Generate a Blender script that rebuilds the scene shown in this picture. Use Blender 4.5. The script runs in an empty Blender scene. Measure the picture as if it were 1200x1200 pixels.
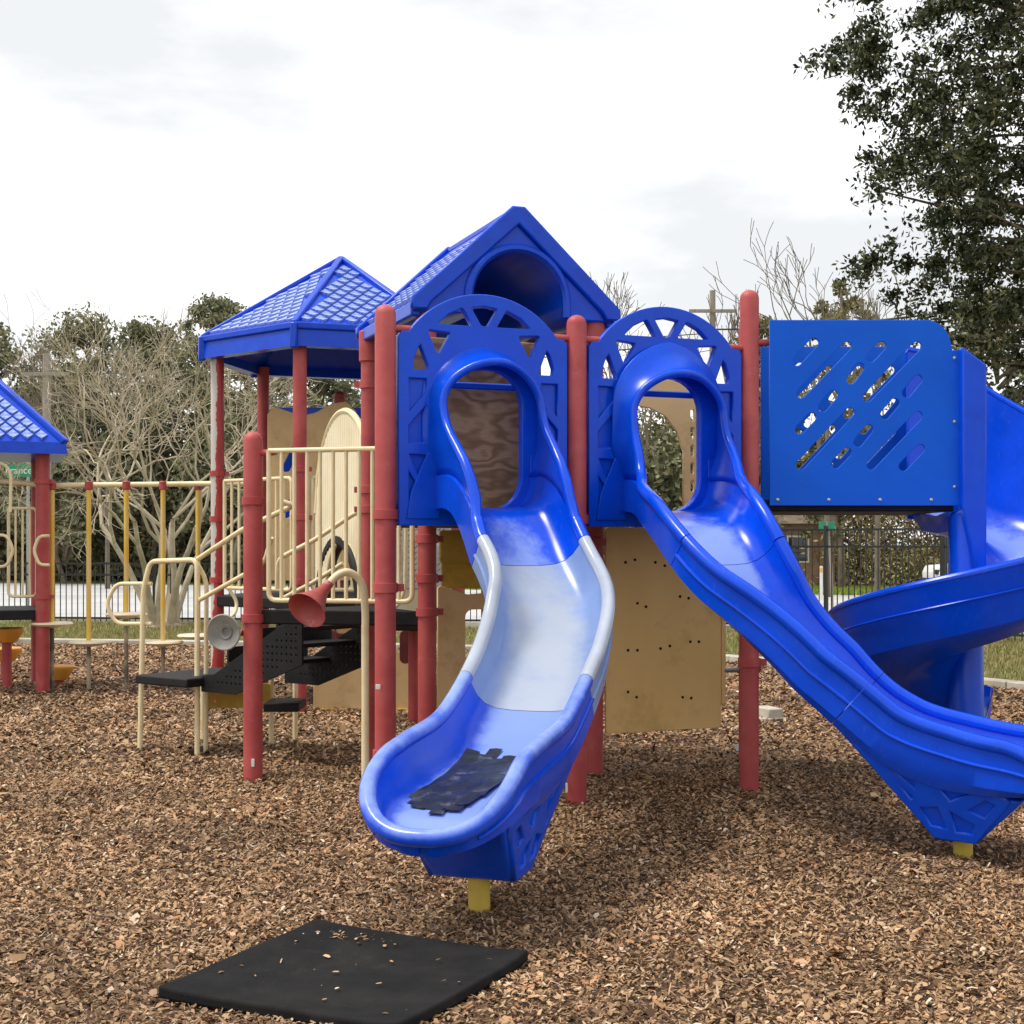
import bpy, math, random
import numpy as np
from mathutils import Vector, Matrix, Quaternion
random.seed(7); RNG = np.random.default_rng(7)
SC = bpy.context.scene
COL = SC.collection
R = math.radians
# ------------------------------------------------------------------ camera
F, H, HZ = 1650.0, 1.67, 640.0          # focal length and horizon in photo pixels, eye height in metres
cd = bpy.data.cameras.new('camera'); cam = bpy.data.objects.new('camera', cd); COL.objects.link(cam)
cam.location = (0, 0, H); cam.rotation_euler = (R(90), 0, 0)
cd.sensor_width = 36; cd.lens = F * 36 / 1200; cd.shift_y = (HZ - 600) / 1200
cd.clip_start = 0.05; cd.clip_end = 3000
SC.camera = cam
# ------------------------------------------------------------------ sky
SUN_EL, SUN_AZ = 62, 262               # azimuth the light comes from: high on the left
w = bpy.data.worlds.new('World'); SC.world = w; w.use_nodes = True
nt = w.node_tree; nt.nodes.clear()
def N(nt, t, **k):
    n = nt.nodes.new(t)
    for a, b in k.items(): setattr(n, a, b)
    return n
out = N(nt, 'ShaderNodeOutputWorld'); bg = N(nt, 'ShaderNodeBackground')
sky = N(nt, 'ShaderNodeTexSky', sky_type='NISHITA', sun_disc=False, sun_elevation=R(SUN_EL), sun_rotation=R(SUN_AZ), air_density=1.0, dust_density=3.0)
bg.inputs[1].default_value = 0.10
tc = N(nt, 'ShaderNodeTexCoord'); mp = N(nt, 'ShaderNodeMapping'); mp.inputs['Scale'].default_value = (1.6, 1.6, 5.0)
mp.inputs['Location'].default_value = (3.3, 1.7, 0.4)
nz = N(nt, 'ShaderNodeTexNoise'); nz.inputs['Scale'].default_value = 1.5; nz.inputs['Detail'].default_value = 7; nz.inputs['Roughness'].default_value = .55
cr = N(nt, 'ShaderNodeValToRGB'); cr.color_ramp.elements[0].position = .40; cr.color_ramp.elements[0].color = (4.75, 4.82, 4.88, 1)
cr.color_ramp.elements[1].position = .60; cr.color_ramp.elements[1].color = (7.2, 7.2, 7.2, 1)
mx = N(nt, 'ShaderNodeMix', data_type='RGBA'); mx.inputs[0].default_value = .93
L = nt.links.new
L(tc.outputs['Generated'], mp.inputs[0]); L(mp.outputs[0], nz.inputs[0]); L(nz.outputs[0], cr.inputs[0])
L(sky.outputs[0], mx.inputs[6]); L(cr.outputs[0], mx.inputs[7]); L(mx.outputs[2], bg.inputs[0]); L(bg.outputs[0], out.inputs[0])
# ------------------------------------------------------------------ sun (overcast: weak and soft)
sd = bpy.data.lights.new('sun', 'SUN'); sd.energy = 1.5; sd.angle = R(16); sd.color = (1, .95, .87)
so = bpy.data.objects.new('sun', sd); COL.objects.link(so)
_d = Vector((math.sin(R(SUN_AZ)) * math.cos(R(SUN_EL)), math.cos(R(SUN_AZ)) * math.cos(R(SUN_EL)), math.sin(R(SUN_EL))))
so.rotation_euler = _d.to_track_quat('Z', 'Y').to_euler(); so.location = (-4, -6, 14)
SC.view_settings.view_transform = 'Standard'; SC.view_settings.look = 'None'
SC.view_settings.exposure = 0.96; SC.view_settings.gamma = 1.0; SC.view_settings.use_curve_mapping = False
try: SC.cycles.max_bounces = 6; SC.cycles.transparent_max_bounces = 8
except Exception: pass

# ------------------------------------------------------------------ helpers
def px(u, v, Y): return Vector(((u - 600) / F * Y, Y, H - (v - HZ) / F * Y))
def s2l(*c): return tuple(((x / 255) / 12.92 if x / 255 <= .04045 else ((x / 255 + .055) / 1.055) ** 2.4) for x in c)
W = {}
def link(o, parent=None):
    COL.objects.link(o); W[o.name] = o.matrix_basis.copy()
    if parent is not None:
        o.parent = parent; o.matrix_parent_inverse = W[parent.name].inverted()
    return o
def tag(o, label=None, cat=None, group=None, kind=None):
    if label: o['label'] = label
    if cat: o['category'] = cat
    if group: o['group'] = group
    if kind: o['kind'] = kind
    return o
def thing(name, loc, label, cat, group=None):
    o = bpy.data.objects.new(name, None); o.location = loc; o.empty_display_size = .2
    link(o); return tag(o, label, cat, group)
class MB:
    def __init__(s): s.v = []; s.f = []; s.at = None
    def add(s, vs, fs):
        b = len(s.v); s.v += [tuple(x) for x in vs]; s.f += [tuple(i + b for i in f) for f in fs]; return s
    def box(s, c, size, M=None):
        x, y, z = (k / 2 for k in size); c = Vector(c)
        vs = [Vector((a, b, d)) for a in (-x, x) for b in (-y, y) for d in (-z, z)]
        vs = [(M @ q if M else q) + c for q in vs]
        return s.add(vs, [(0, 1, 3, 2), (4, 6, 7, 5), (0, 4, 5, 1), (2, 3, 7, 6), (0, 2, 6, 4), (1, 5, 7, 3)])
    def bar(s, a, b, wd, hg, up=(0, 0, 1)):
        a, b = Vector(a), Vector(b); t = (b - a).normalized(); up = Vector(up)
        sd_ = t.cross(up).normalized(); u = sd_.cross(t)
        o = [sd_ * i * wd / 2 + u * j * hg / 2 for i, j in ((-1, -1), (1, -1), (1, 1), (-1, 1))]
        return s.add([a + q for q in o] + [b + q for q in o], [(3, 2, 1, 0), (4, 5, 6, 7), (0, 1, 5, 4), (1, 2, 6, 5), (2, 3, 7, 6), (3, 0, 4, 7)])
    def tube(s, pts, r, n=10, closed=False, caps=True):
        pts = [Vector(p) for p in pts]; m = len(pts); rs = r if hasattr(r, '__len__') else [r] * m
        tg = []
        for i in range(m):
            if closed: d = pts[(i + 1) % m] - pts[i - 1]
            else: d = pts[min(i + 1, m - 1)] - pts[max(i - 1, 0)]
            tg.append(d.normalized())
        ref = Vector((0, 0, 1)) if abs(tg[0].z) < .9 else Vector((1, 0, 0))
        a = tg[0].cross(ref).normalized(); vs = []; fs = []
        for i in range(m):
            if i:
                q = tg[i - 1].rotation_difference(tg[i]); a = q @ a
            a = (a - tg[i] * a.dot(tg[i])).normalized(); b = tg[i].cross(a)
            for k in range(n):
                th = 2 * math.pi * k / n
                vs.append(pts[i] + (a * math.cos(th) + b * math.sin(th)) * rs[i])
        for i in range(m if closed else m - 1):
            for k in range(n):
                j = (i + 1) % m
                fs.append((i * n + k, i * n + (k + 1) % n, j * n + (k + 1) % n, j * n + k))
        if not closed and caps: fs += [tuple(range(n))[::-1], tuple(range((m - 1) * n, m * n))]
        return s.add(vs, fs)
    def lathe(s, prof, o=(0, 0, 0), M=None, n=20):
        vs = []; fs = []; o = Vector(o); m = len(prof)
        for r_, z_ in prof:
            for k in range(n):
                th = 2 * math.pi * k / n; q = Vector((r_ * math.cos(th), r_ * math.sin(th), z_))
                vs.append((M @ q if M else q) + o)
        for i in range(m - 1):
            for k in range(n): fs.append((i * n + k, i * n + (k + 1) % n, (i + 1) * n + (k + 1) % n, (i + 1) * n + k))
        fs += [tuple(range(n))[::-1], tuple(range((m - 1) * n, m * n))]
        return s.add(vs, fs)
    def prism(s, poly, z0, z1):
        n = len(poly)
        return s.add([(x, y, z0) for x, y in poly] + [(x, y, z1) for x, y in poly],
                     [tuple(range(n))[::-1], tuple(range(n, 2 * n))] + [(i, (i + 1) % n, n + (i + 1) % n, n + i) for i in range(n)])
    def mesh(s, name, mat, smooth=True, angle=35):
        me = bpy.data.meshes.new(name); me.from_pydata([tuple(x) for x in s.v], [], s.f); me.materials.append(mat)
        import bmesh
        bm = bmesh.new(); bm.from_mesh(me); bmesh.ops.recalc_face_normals(bm, faces=bm.faces)
        if smooth:
            for f in bm.faces: f.smooth = True
            for e in bm.edges:
                if len(e.link_faces) == 2 and e.calc_face_angle(0) > R(angle): e.smooth = False
        bm.to_mesh(me); bm.free()
        if s.at is not None and len(s.at) == len(me.vertices):
            a = me.attributes.new('wear', 'FLOAT', 'POINT'); a.data.foreach_set('value', s.at)
        return me
    def _top_worn(s, w_):
        n = 12; s.at = []
        for i in range(0, len(s.v), n):
            c = sum(q[2] for q in s.v[i:i + n]) / n; s.at += [w_ * max(0, min(1, .45 + (q[2] - c) / .05)) for q in s.v[i:i + n]]
        return s
    def worn(s, w_): s.at = [w_] * len(s.v); return s
    def build(s, name, mat, parent=None, **k):
        return link(bpy.data.objects.new(name, s.mesh(name, mat, **k)), parent)
def bevel(o, w_, seg=2):
    m = o.modifiers.new('bevel', 'BEVEL'); m.width = w_; m.segments = seg; m.limit_method = 'ANGLE'; m.angle_limit = R(40); return o
def inst(name, me, M, parent=None):
    o = bpy.data.objects.new(name, me); o.matrix_basis = M; return link(o, parent)
def catmull(pts, n=8, closed=False):
    pts = [Vector(p) for p in pts]; res = []; m = len(pts)
    for i in range(m if closed else m - 1):
        if closed: p0, p1, p2, p3 = pts[i - 1], pts[i], pts[(i + 1) % m], pts[(i + 2) % m]
        else: p0, p1, p2, p3 = pts[max(i - 1, 0)], pts[i], pts[i + 1], pts[min(i + 2, m - 1)]
        for k in range(n):
            t = k / n
            res.append(.5 * ((2 * p1) + (p2 - p0) * t + (2 * p0 - 5 * p1 + 4 * p2 - p3) * t * t + (3 * p1 - p0 - 3 * p2 + p3) * t ** 3))
    if not closed: res.append(pts[-1])
    return res
def fillet(pts, r, n=5):
    """polyline with rounded corners"""
    pts = [Vector(p) for p in pts]; res = [pts[0]]
    for i in range(1, len(pts) - 1):
        a, b, c = pts[i - 1], pts[i], pts[i + 1]
        d = min(r, (a - b).length * .49, (c - b).length * .49)
        p, q = b + (a - b).normalized() * d, b + (c - b).normalized() * d
        for k in range(n + 1):
            t = k / n; res.append((1 - t) ** 2 * p + 2 * t * (1 - t) * b + t * t * q)
    return res + [pts[-1]]
def plate(name, outer, holes, thick, bev, mat, parent, M):
    """flat plate with holes: a filled 2D outline given thickness and a rounded edge; M maps (x right, y up, z out) to the world"""
    cu = bpy.data.curves.new(name, 'CURVE'); cu.dimensions = '2D'; cu.fill_mode = 'BOTH'
    cu.extrude = thick / 2 - bev; cu.bevel_depth = bev; cu.bevel_resolution = 1
    for poly in [outer] + list(holes):
        sp = cu.splines.new('POLY'); sp.points.add(len(poly) - 1); sp.use_cyclic_u = True
        for p, (x, y) in zip(sp.points, poly): p.co = (x, y, 0, 1)
    t = bpy.data.objects.new('t', cu); COL.objects.link(t)
    me = bpy.data.meshes.new_from_object(t.evaluated_get(bpy.context.evaluated_depsgraph_get()))
    bpy.data.objects.remove(t); bpy.data.curves.remove(cu)
    me.transform(M); me.materials.clear(); me.materials.append(mat); me.name = name
    return link(bpy.data.objects.new(name, me), parent)
def frame2(o, right, up=(0, 0, 1)):
    r_ = Vector(right).normalized(); u_ = Vector(up).normalized(); n_ = r_.cross(u_)
    M = Matrix((r_, u_, n_)).transposed().to_4x4(); M.translation = Vector(o); return M
def rrect(x0, y0, x1, y1, r, n=5):
    res = []
    for cx, cy, a in ((x1 - r, y1 - r, 0), (x0 + r, y1 - r, 90), (x0 + r, y0 + r, 180), (x1 - r, y0 + r, 270)):
        for k in range(n + 1):
            t = R(a + 90 * k / n); res.append((cx + r * math.cos(t), cy + r * math.sin(t)))
    return res
def slot(ax, ay, bx_, by_, r, n=6):
    a = math.atan2(by_ - ay, bx_ - ax); res = []
    for k in range(n + 1):
        t = a - math.pi / 2 + math.pi * k / n; res.append((bx_ + r * math.cos(t), by_ + r * math.sin(t)))
    for k in range(n + 1):
        t = a + math.pi / 2 + math.pi * k / n; res.append((ax + r * math.cos(t), ay + r * math.sin(t)))
    return res

# ------------------------------------------------------------------ materials
def mat(name, c1, c2=None, rough=.5, scale=6, bump=0, bscale=60, metal=0, spec=.5, detail=6, lo=.35, hi=.65, rvar=.0, stretch=None, coat=0, sub=None, grime=None, gscale=3, glo=.5, ghi=.75):
    m = bpy.data.materials.new(name); m.use_nodes = True; t = m.node_tree; b = t.nodes['Principled BSDF']
    b.inputs['Roughness'].default_value = rough; b.inputs['Metallic'].default_value = metal
    b.inputs['Specular IOR Level'].default_value = spec; b.inputs['Coat Weight'].default_value = coat
    b.inputs['Base Color'].default_value = (*c1, 1)
    tc_ = N(t, 'ShaderNodeTexCoord'); mp_ = N(t, 'ShaderNodeMapping'); t.links.new(tc_.outputs['Object'], mp_.inputs[0])
    if stretch: mp_.inputs['Scale'].default_value = stretch
    col = None
    if c2 is not None:
        n_ = N(t, 'ShaderNodeTexNoise'); n_.inputs['Scale'].default_value = scale; n_.inputs['Detail'].default_value = detail; n_.inputs['Roughness'].default_value = .6
        r_ = N(t, 'ShaderNodeValToRGB'); r_.color_ramp.elements[0].position = lo; r_.color_ramp.elements[1].position = hi
        r_.color_ramp.elements[0].color = (*c1, 1); r_.color_ramp.elements[1].color = (*c2, 1)
        t.links.new(mp_.outputs[0], n_.inputs[0]); t.links.new(n_.outputs[0], r_.inputs[0]); col = r_.outputs[0]
        if grime is not None:
            n2 = N(t, 'ShaderNodeTexNoise'); n2.inputs['Scale'].default_value = gscale; n2.inputs['Detail'].default_value = 9; n2.inputs['Roughness'].default_value = .7
            r2 = N(t, 'ShaderNodeValToRGB'); r2.color_ramp.elements[0].position = glo; r2.color_ramp.elements[1].position = ghi
            t.links.new(tc_.outputs['Object'], n2.inputs[0]); t.links.new(n2.outputs[0], r2.inputs[0])
            mm = N(t, 'ShaderNodeMix', data_type='RGBA'); t.links.new(r2.outputs[0], mm.inputs[0]); t.links.new(col, mm.inputs[6]); mm.inputs[7].default_value = (*grime, 1); col = mm.outputs[2]
        t.links.new(col, b.inputs['Base Color'])
        if rvar:
            ma = N(t, 'ShaderNodeMath', operation='MULTIPLY_ADD'); ma.inputs[1].default_value = rvar; ma.inputs[2].default_value = rough - rvar / 2
            t.links.new(n_.outputs[0], ma.inputs[0]); t.links.new(ma.outputs[0], b.inputs['Roughness'])
    if bump:
        n3 = N(t, 'ShaderNodeTexNoise'); n3.inputs['Scale'].default_value = bscale; n3.inputs['Detail'].default_value = 5
        bp = N(t, 'ShaderNodeBump'); bp.inputs['Strength'].default_value = bump; bp.inputs['Distance'].default_value = .01
        t.links.new(mp_.outputs[0], n3.inputs[0]); t.links.new(n3.outputs[0], bp.inputs['Height']); t.links.new(bp.outputs[0], b.inputs['Normal'])
    return m
def island_mat(name, cols, rough=.7, pos=None, trans=0, spec=.3):
    m = bpy.data.materials.new(name); m.use_nodes = True; t = m.node_tree; b = t.nodes['Principled BSDF']
    b.inputs['Roughness'].default_value = rough; b.inputs['Specular IOR Level'].default_value = spec
    g = N(t, 'ShaderNodeNewGeometry'); r_ = N(t, 'ShaderNodeValToRGB'); e = r_.color_ramp.elements
    while len(e) < len(cols): e.new(.5)
    for i, c in enumerate(cols):
        e[i].position = pos[i] if pos else i / (len(cols) - 1); e[i].color = (*c, 1)
    t.links.new(g.outputs['Random Per Island'], r_.inputs[0]); t.links.new(r_.outputs[0], b.inputs['Base Color'])
    if trans:
        tr = N(t, 'ShaderNodeBsdfTranslucent'); t.links.new(r_.outputs[0], tr.inputs[0]); ms = N(t, 'ShaderNodeMixShader'); ms.inputs[0].default_value = trans
        t.links.new(b.outputs[0], ms.inputs[1]); t.links.new(tr.outputs[0], ms.inputs[2]); t.links.new(ms.outputs[0], t.nodes['Material Output'].inputs[0])
    return m
BLUE, BLUE2 = (.0004, .058, .60), (.0008, .074, .68)
M_blue = mat('blue_plastic', BLUE, BLUE2, rough=.24, scale=5, bump=.05, bscale=9, rvar=.2, spec=.28, grime=(.010, .075, .56), gscale=14, glo=.52, ghi=.8)
M_panel = mat('blue_sheet_plastic', (.0005, .098, .62), (.001, .112, .68), rough=.5, spec=.2, scale=3, bump=.15, bscale=350, grime=(.02, .12, .5), gscale=7, glo=.55, ghi=.95)
M_roof = mat('blue_roof_plastic', (.001, .048, .54), (.002, .064, .62), rough=.3, spec=.3, scale=8, bump=.06, bscale=25, grime=(.02, .05, .22), gscale=5, glo=.55, ghi=.9)
M_tile = mat('blue_roof_tile_plastic', (.07, .16, .64), (.42, .52, .80), rough=.22, scale=16, lo=.36, hi=.64)  # pale mottling paints the sky's white highlights into the tile colour
def slide_mat(name, base, worn, lo=.35, hi=.75, bias=0.0):
    m = mat(name, base, tuple(min(1, c * 1.2) for c in base), rough=.22, scale=4, bump=.04, bscale=7, rvar=.2, spec=.34); t = m.node_tree; b = t.nodes['Principled BSDF']
    src = b.inputs['Base Color'].links[0].from_socket
    at = N(t, 'ShaderNodeAttribute', attribute_name='wear'); tc_ = N(t, 'ShaderNodeTexCoord')
    n_ = N(t, 'ShaderNodeTexNoise'); n_.inputs['Scale'].default_value = 5; n_.inputs['Detail'].default_value = 8; n_.inputs['Roughness'].default_value = .65
    t.links.new(tc_.outputs['Object'], n_.inputs[0])
    a1 = N(t, 'ShaderNodeMath', operation='MULTIPLY_ADD'); a1.inputs[1].default_value = .9; a1.inputs[2].default_value = -.45 + bias
    t.links.new(n_.outputs[0], a1.inputs[0])
    a2 = N(t, 'ShaderNodeMath', operation='ADD'); t.links.new(a1.outputs[0], a2.inputs[0]); t.links.new(at.outputs['Fac'], a2.inputs[1])
    r_ = N(t, 'ShaderNodeMapRange', interpolation_type='SMOOTHSTEP'); r_.inputs[1].default_value = lo; r_.inputs[2].default_value = hi; t.links.new(a2.outputs[0], r_.inputs[0])
    mm = N(t, 'ShaderNodeMix', data_type='RGBA'); t.links.new(r_.outputs[0], mm.inputs[0]); t.links.new(src, mm.inputs[6]); mm.inputs[7].default_value = (*worn, 1)
    ms = N(t, 'ShaderNodeMapping'); ms.inputs['Scale'].default_value = (70, 9, 22); ms.inputs['Rotation'].default_value = (.3, .2, .25); ns = N(t, 'ShaderNodeTexNoise'); ns.inputs['Scale'].default_value = 1.0; ns.inputs['Detail'].default_value = 3
    rs_ = N(t, 'ShaderNodeMapRange'); rs_.inputs[1].default_value = .60; rs_.inputs[2].default_value = .74; rs_.inputs[4].default_value = .07
    t.links.new(tc_.outputs['Object'], ms.inputs[0]); t.links.new(ms.outputs[0], ns.inputs[0]); t.links.new(ns.outputs[0], rs_.inputs[0])
    m2 = N(t, 'ShaderNodeMix', data_type='RGBA'); t.links.new(rs_.outputs[0], m2.inputs[0]); t.links.new(mm.outputs[2], m2.inputs[6]); m2.inputs[7].default_value = (*worn, 1)
    t.links.new(m2.outputs[2], b.inputs['Base Color']); return m
M_slide = slide_mat('blue_slide_plastic', BLUE, (.20, .30, .72))
M_faded = slide_mat('bleached_slide_plastic', (.18, .265, .50), (.38, .425, .51), lo=.2, hi=1.0)
M_rimpale = slide_mat('chalky_rim_plastic', (.35, .39, .47), (.46, .49, .55))
M_rimworn = slide_mat('worn_blue_rim_plastic', (.01, .07, .60), (.27, .37, .76), lo=.25, hi=.85)
M_red = mat('red_coated_steel', s2l(164, 60, 60), s2l(182, 80, 78), rough=.55, scale=4, bump=.12, bscale=140, grime=s2l(196, 108, 104), gscale=5, glo=.56, ghi=.85)
M_redworn = mat('red_coat_peeling_to_grey', s2l(168, 62, 62), s2l(178, 74, 72), rough=.6, scale=4, bump=.1, bscale=100, grime=s2l(196, 188, 184), gscale=1.6, glo=.50, ghi=.53)
M_cream = mat('cream_coated_steel', s2l(226, 206, 160), s2l(236, 220, 180), rough=.5, scale=7, bump=.08, bscale=120, grime=s2l(188, 158, 110), gscale=4, glo=.55, ghi=.9)
M_creamp = mat('cream_plastic', s2l(228, 214, 180), s2l(238, 226, 196), rough=.5, scale=4, grime=s2l(186, 168, 132), gscale=3, glo=.55, ghi=.95)
M_yellow = mat('yellow_coated_steel', s2l(226, 180, 60), s2l(232, 196, 96), rough=.5, scale=3, bump=.1, bscale=120, grime=s2l(222, 196, 140), gscale=1.8, glo=.5, ghi=.7)
M_foot = mat('yellow_foot_paint', s2l(206, 180, 66), s2l(196, 166, 70), rough=.55, scale=9, bump=.15, bscale=90, grime=s2l(150, 120, 60), gscale=8, glo=.55, ghi=.85)
M_yboard = mat('faded_yellow_board', s2l(172, 142, 50), s2l(196, 160, 62), rough=.65, scale=4, bump=.1, grime=s2l(118, 98, 44), gscale=5, glo=.5, ghi=.85)
M_tan = mat('tan_plastic_board', s2l(240, 198, 124), s2l(246, 206, 136), rough=.55, scale=2.2, bump=.06, stretch=(1, 1, .35), grime=s2l(160, 124, 66), gscale=2.0, glo=.54, ghi=.95)
M_tan2 = mat('pale_tan_board', s2l(220, 186, 130), s2l(230, 198, 146), rough=.6, scale=3, bump=.08, grime=s2l(160, 126, 84), gscale=4, glo=.5, ghi=.9)
M_orange = mat('orange_stool_plastic', s2l(222, 148, 46), s2l(232, 166, 70), rough=.5, scale=5)
M_black = mat('black_coated_deck', (.006, .006, .0065), (.012, .012, .0125), rough=.6, spec=.3, scale=12, bump=.3, bscale=160)
M_rubber = mat('black_rubber_mat', (.007, .007, .0075), (.017, .016, .0155), rough=.85, spec=.2, scale=5, bump=.5, bscale=260, grime=(.06, .052, .045), gscale=3.2, glo=.55, ghi=.95)
M_tape = mat('black_tape', (.006, .008, .010), (.022, .026, .03), rough=.30, scale=9, bump=.5, bscale=18, grime=(.22, .24, .25), gscale=9, glo=.56, ghi=.78)
M_steel = mat('galvanised_steel', (.42, .43, .44), (.5, .5, .5), rough=.4, scale=30, metal=.8)
M_greycup = mat('grey_weathered_plastic', s2l(120, 118, 112), s2l(150, 148, 142), rough=.6, scale=8, bump=.1)
M_hornred = mat('scuffed_red_horn', s2l(160, 60, 58), s2l(176, 84, 80), rough=.5, scale=6, grime=s2l(196, 176, 176), gscale=9, glo=.55, ghi=.7)
M_conc = mat('concrete', s2l(196, 190, 176), s2l(176, 168, 152), rough=.85, scale=3, bump=.3, bscale=60, grime=s2l(120, 110, 96), gscale=1.3, glo=.5, ghi=.9)
M_asph = mat('pale_worn_asphalt', s2l(176, 176, 176), s2l(192, 191, 188), rough=.9, scale=.6, bump=.2, bscale=120, grime=s2l(150, 148, 146), gscale=.25, glo=.5, ghi=.8)
M_paint = mat('white_road_paint', (.72, .72, .7), (.6, .6, .58), rough=.7, scale=9)
M_grass = mat('grass_ground', s2l(112, 112, 62), s2l(136, 128, 80), rough=.95, scale=.9, bump=.6, bscale=40, grime=s2l(98, 126, 44), gscale=.12, glo=.47, ghi=.56)
M_fence = mat('black_fence_paint', (.012, .012, .012), (.02, .02, .02), rough=.45, scale=20)
M_bark = mat('grey_bark', s2l(96, 84, 70), s2l(130, 116, 98), rough=.95, scale=9, bump=.8, bscale=30, stretch=(1, 1, .3))
M_myrtle = mat('pale_smooth_bark', s2l(176, 162, 138), s2l(198, 186, 164), rough=.9, scale=3, grime=s2l(124, 108, 86), gscale=1.6, glo=.45, ghi=.8)
M_twig = mat('grey_twigs', s2l(122, 110, 94), s2l(98, 88, 74), rough=.95, scale=2)
M_brick = mat('far_brick', s2l(140, 112, 92), s2l(152, 124, 102), rough=.9, scale=3)
M_white = mat('white_paint', (.78, .78, .76), (.7, .7, .68), rough=.35, scale=4)
M_glass = mat('dark_glass', (.01, .012, .014), rough=.06, spec=.8)
M_tyre = mat('tyre_rubber', (.015, .015, .015), rough=.8)
M_green = mat('green_sign_sheet', s2l(38, 138, 104), s2l(48, 150, 116), rough=.45, scale=3)
M_letter = mat('white_lettering', (.8, .82, .8), rough=.5)
M_pole = mat('weathered_pole_wood', s2l(150, 142, 130), s2l(128, 118, 106), rough=.9, scale=2, stretch=(6, 6, .4))
M_wire = mat('black_wire', (.012, .012, .012), rough=.6)
M_hole = mat('bolt_hole_shade', (.012, .010, .008), rough=.9)  # near-black tone standing in for the shade down each hole
# plywood: swirling grain
M_ply = bpy.data.materials.new('weathered_plywood'); M_ply.use_nodes = True
def _ply():
    t = M_ply.node_tree; b = t.nodes['Principled BSDF']; b.inputs['Roughness'].default_value = .8
    tc_ = N(t, 'ShaderNodeTexCoord'); mp_ = N(t, 'ShaderNodeMapping'); mp_.inputs['Scale'].default_value = (1.5, 1.5, 3.2)
    n0 = N(t, 'ShaderNodeTexNoise'); n0.inputs['Scale'].default_value = 1.5; n0.inputs['Detail'].default_value = 2.5
    mu = N(t, 'ShaderNodeMath', operation='MULTIPLY'); mu.inputs[1].default_value = 46
    sn = N(t, 'ShaderNodeMath', operation='SINE'); r_ = N(t, 'ShaderNodeValToRGB'); e = r_.color_ramp.elements
    e[0].position = .0; e[0].color = (*s2l(152, 116, 86), 1); e[1].position = .45; e[1].color = (*s2l(176, 138, 102), 1)
    x = e.new(.9); x.color = (*s2l(196, 160, 124), 1)
    n1 = N(t, 'ShaderNodeTexNoise'); n1.inputs['Scale'].default_value = 60; mp2 = N(t, 'ShaderNodeMapping'); mp2.inputs['Scale'].default_value = (.3, .3, 3)
    mm = N(t, 'ShaderNodeMix', data_type='RGBA', blend_type='MULTIPLY'); mm.inputs[0].default_value = .45
    mr = N(t, 'ShaderNodeMapRange'); mr.inputs[1].default_value = -1; lk = t.links.new
    lk(tc_.outputs['Object'], mp_.inputs[0]); lk(mp_.outputs[0], n0.inputs[0]); lk(n0.outputs[0], mu.inputs[0]); lk(mu.outputs[0], sn.inputs[0]); lk(sn.outputs[0], mr.inputs[0]); lk(mr.outputs[0], r_.inputs[0])
    lk(tc_.outputs['Object'], mp2.inputs[0]); lk(mp2.outputs[0], n1.inputs[0]); lk(r_.outputs[0], mm.inputs[6]); lk(n1.outputs[0], mm.inputs[7]); lk(mm.outputs[2], b.inputs['Base Color'])
_ply()
M_mulch = mat('packed_mulch', s2l(60, 42, 28), s2l(108, 80, 56), rough=.95, scale=55, bump=1.0, bscale=70, detail=8, grime=s2l(92, 72, 56), gscale=1.1, glo=.45, ghi=.8)
M_chip = island_mat('wood_chips', [s2l(68, 47, 31), s2l(122, 93, 66), s2l(158, 124, 90), s2l(180, 146, 109), s2l(202, 170, 134), s2l(188, 130, 84), s2l(228, 210, 184)],
                    pos=[0, .18, .45, .68, .85, .93, 1.0], rough=.75)
def damp(m):
    t = m.node_tree; b = t.nodes['Principled BSDF']; src = b.inputs['Base Color'].links[0].from_socket; tc_ = N(t, 'ShaderNodeTexCoord'); n_ = N(t, 'ShaderNodeTexNoise'); n_.inputs['Scale'].default_value = .9; n_.inputs['Detail'].default_value = 5
    r_ = N(t, 'ShaderNodeMapRange'); r_.inputs[1].default_value = .36; r_.inputs[2].default_value = .62; r_.inputs[3].default_value = .66; r_.inputs[4].default_value = 1.08
    v_ = N(t, 'ShaderNodeVectorMath', operation='SCALE'); t.links.new(tc_.outputs['Object'], n_.inputs[0]); t.links.new(n_.outputs[0], r_.inputs[0]); t.links.new(src, v_.inputs[0]); t.links.new(r_.outputs[0], v_.inputs['Scale']); t.links.new(v_.outputs[0], b.inputs['Base Color'])
damp(M_chip)
M_oak = island_mat('dark_oak_leaves', [s2l(28, 34, 22), s2l(50, 58, 36), s2l(84, 90, 56), s2l(136, 134, 100)], pos=[0, .45, .8, 1], rough=.5, trans=.35)
M_leafA = island_mat('dark_evergreen_leaves', [s2l(76, 82, 60), s2l(118, 120, 88), s2l(162, 156, 122)], rough=.6, trans=.2)
M_leafB = island_mat('olive_leaves', [s2l(84, 84, 52), s2l(118, 114, 74), s2l(150, 142, 98)], rough=.6, trans=.2)
M_brush = island_mat('brown_brush', [s2l(96, 82, 58), s2l(136, 118, 86), s2l(172, 154, 116), s2l(112, 112, 70)], rough=.9, trans=.1)
M_blade = island_mat('grass_blades', [s2l(104, 108, 56), s2l(150, 140, 92), s2l(182, 166, 122)], rough=.8, trans=.2)

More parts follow.
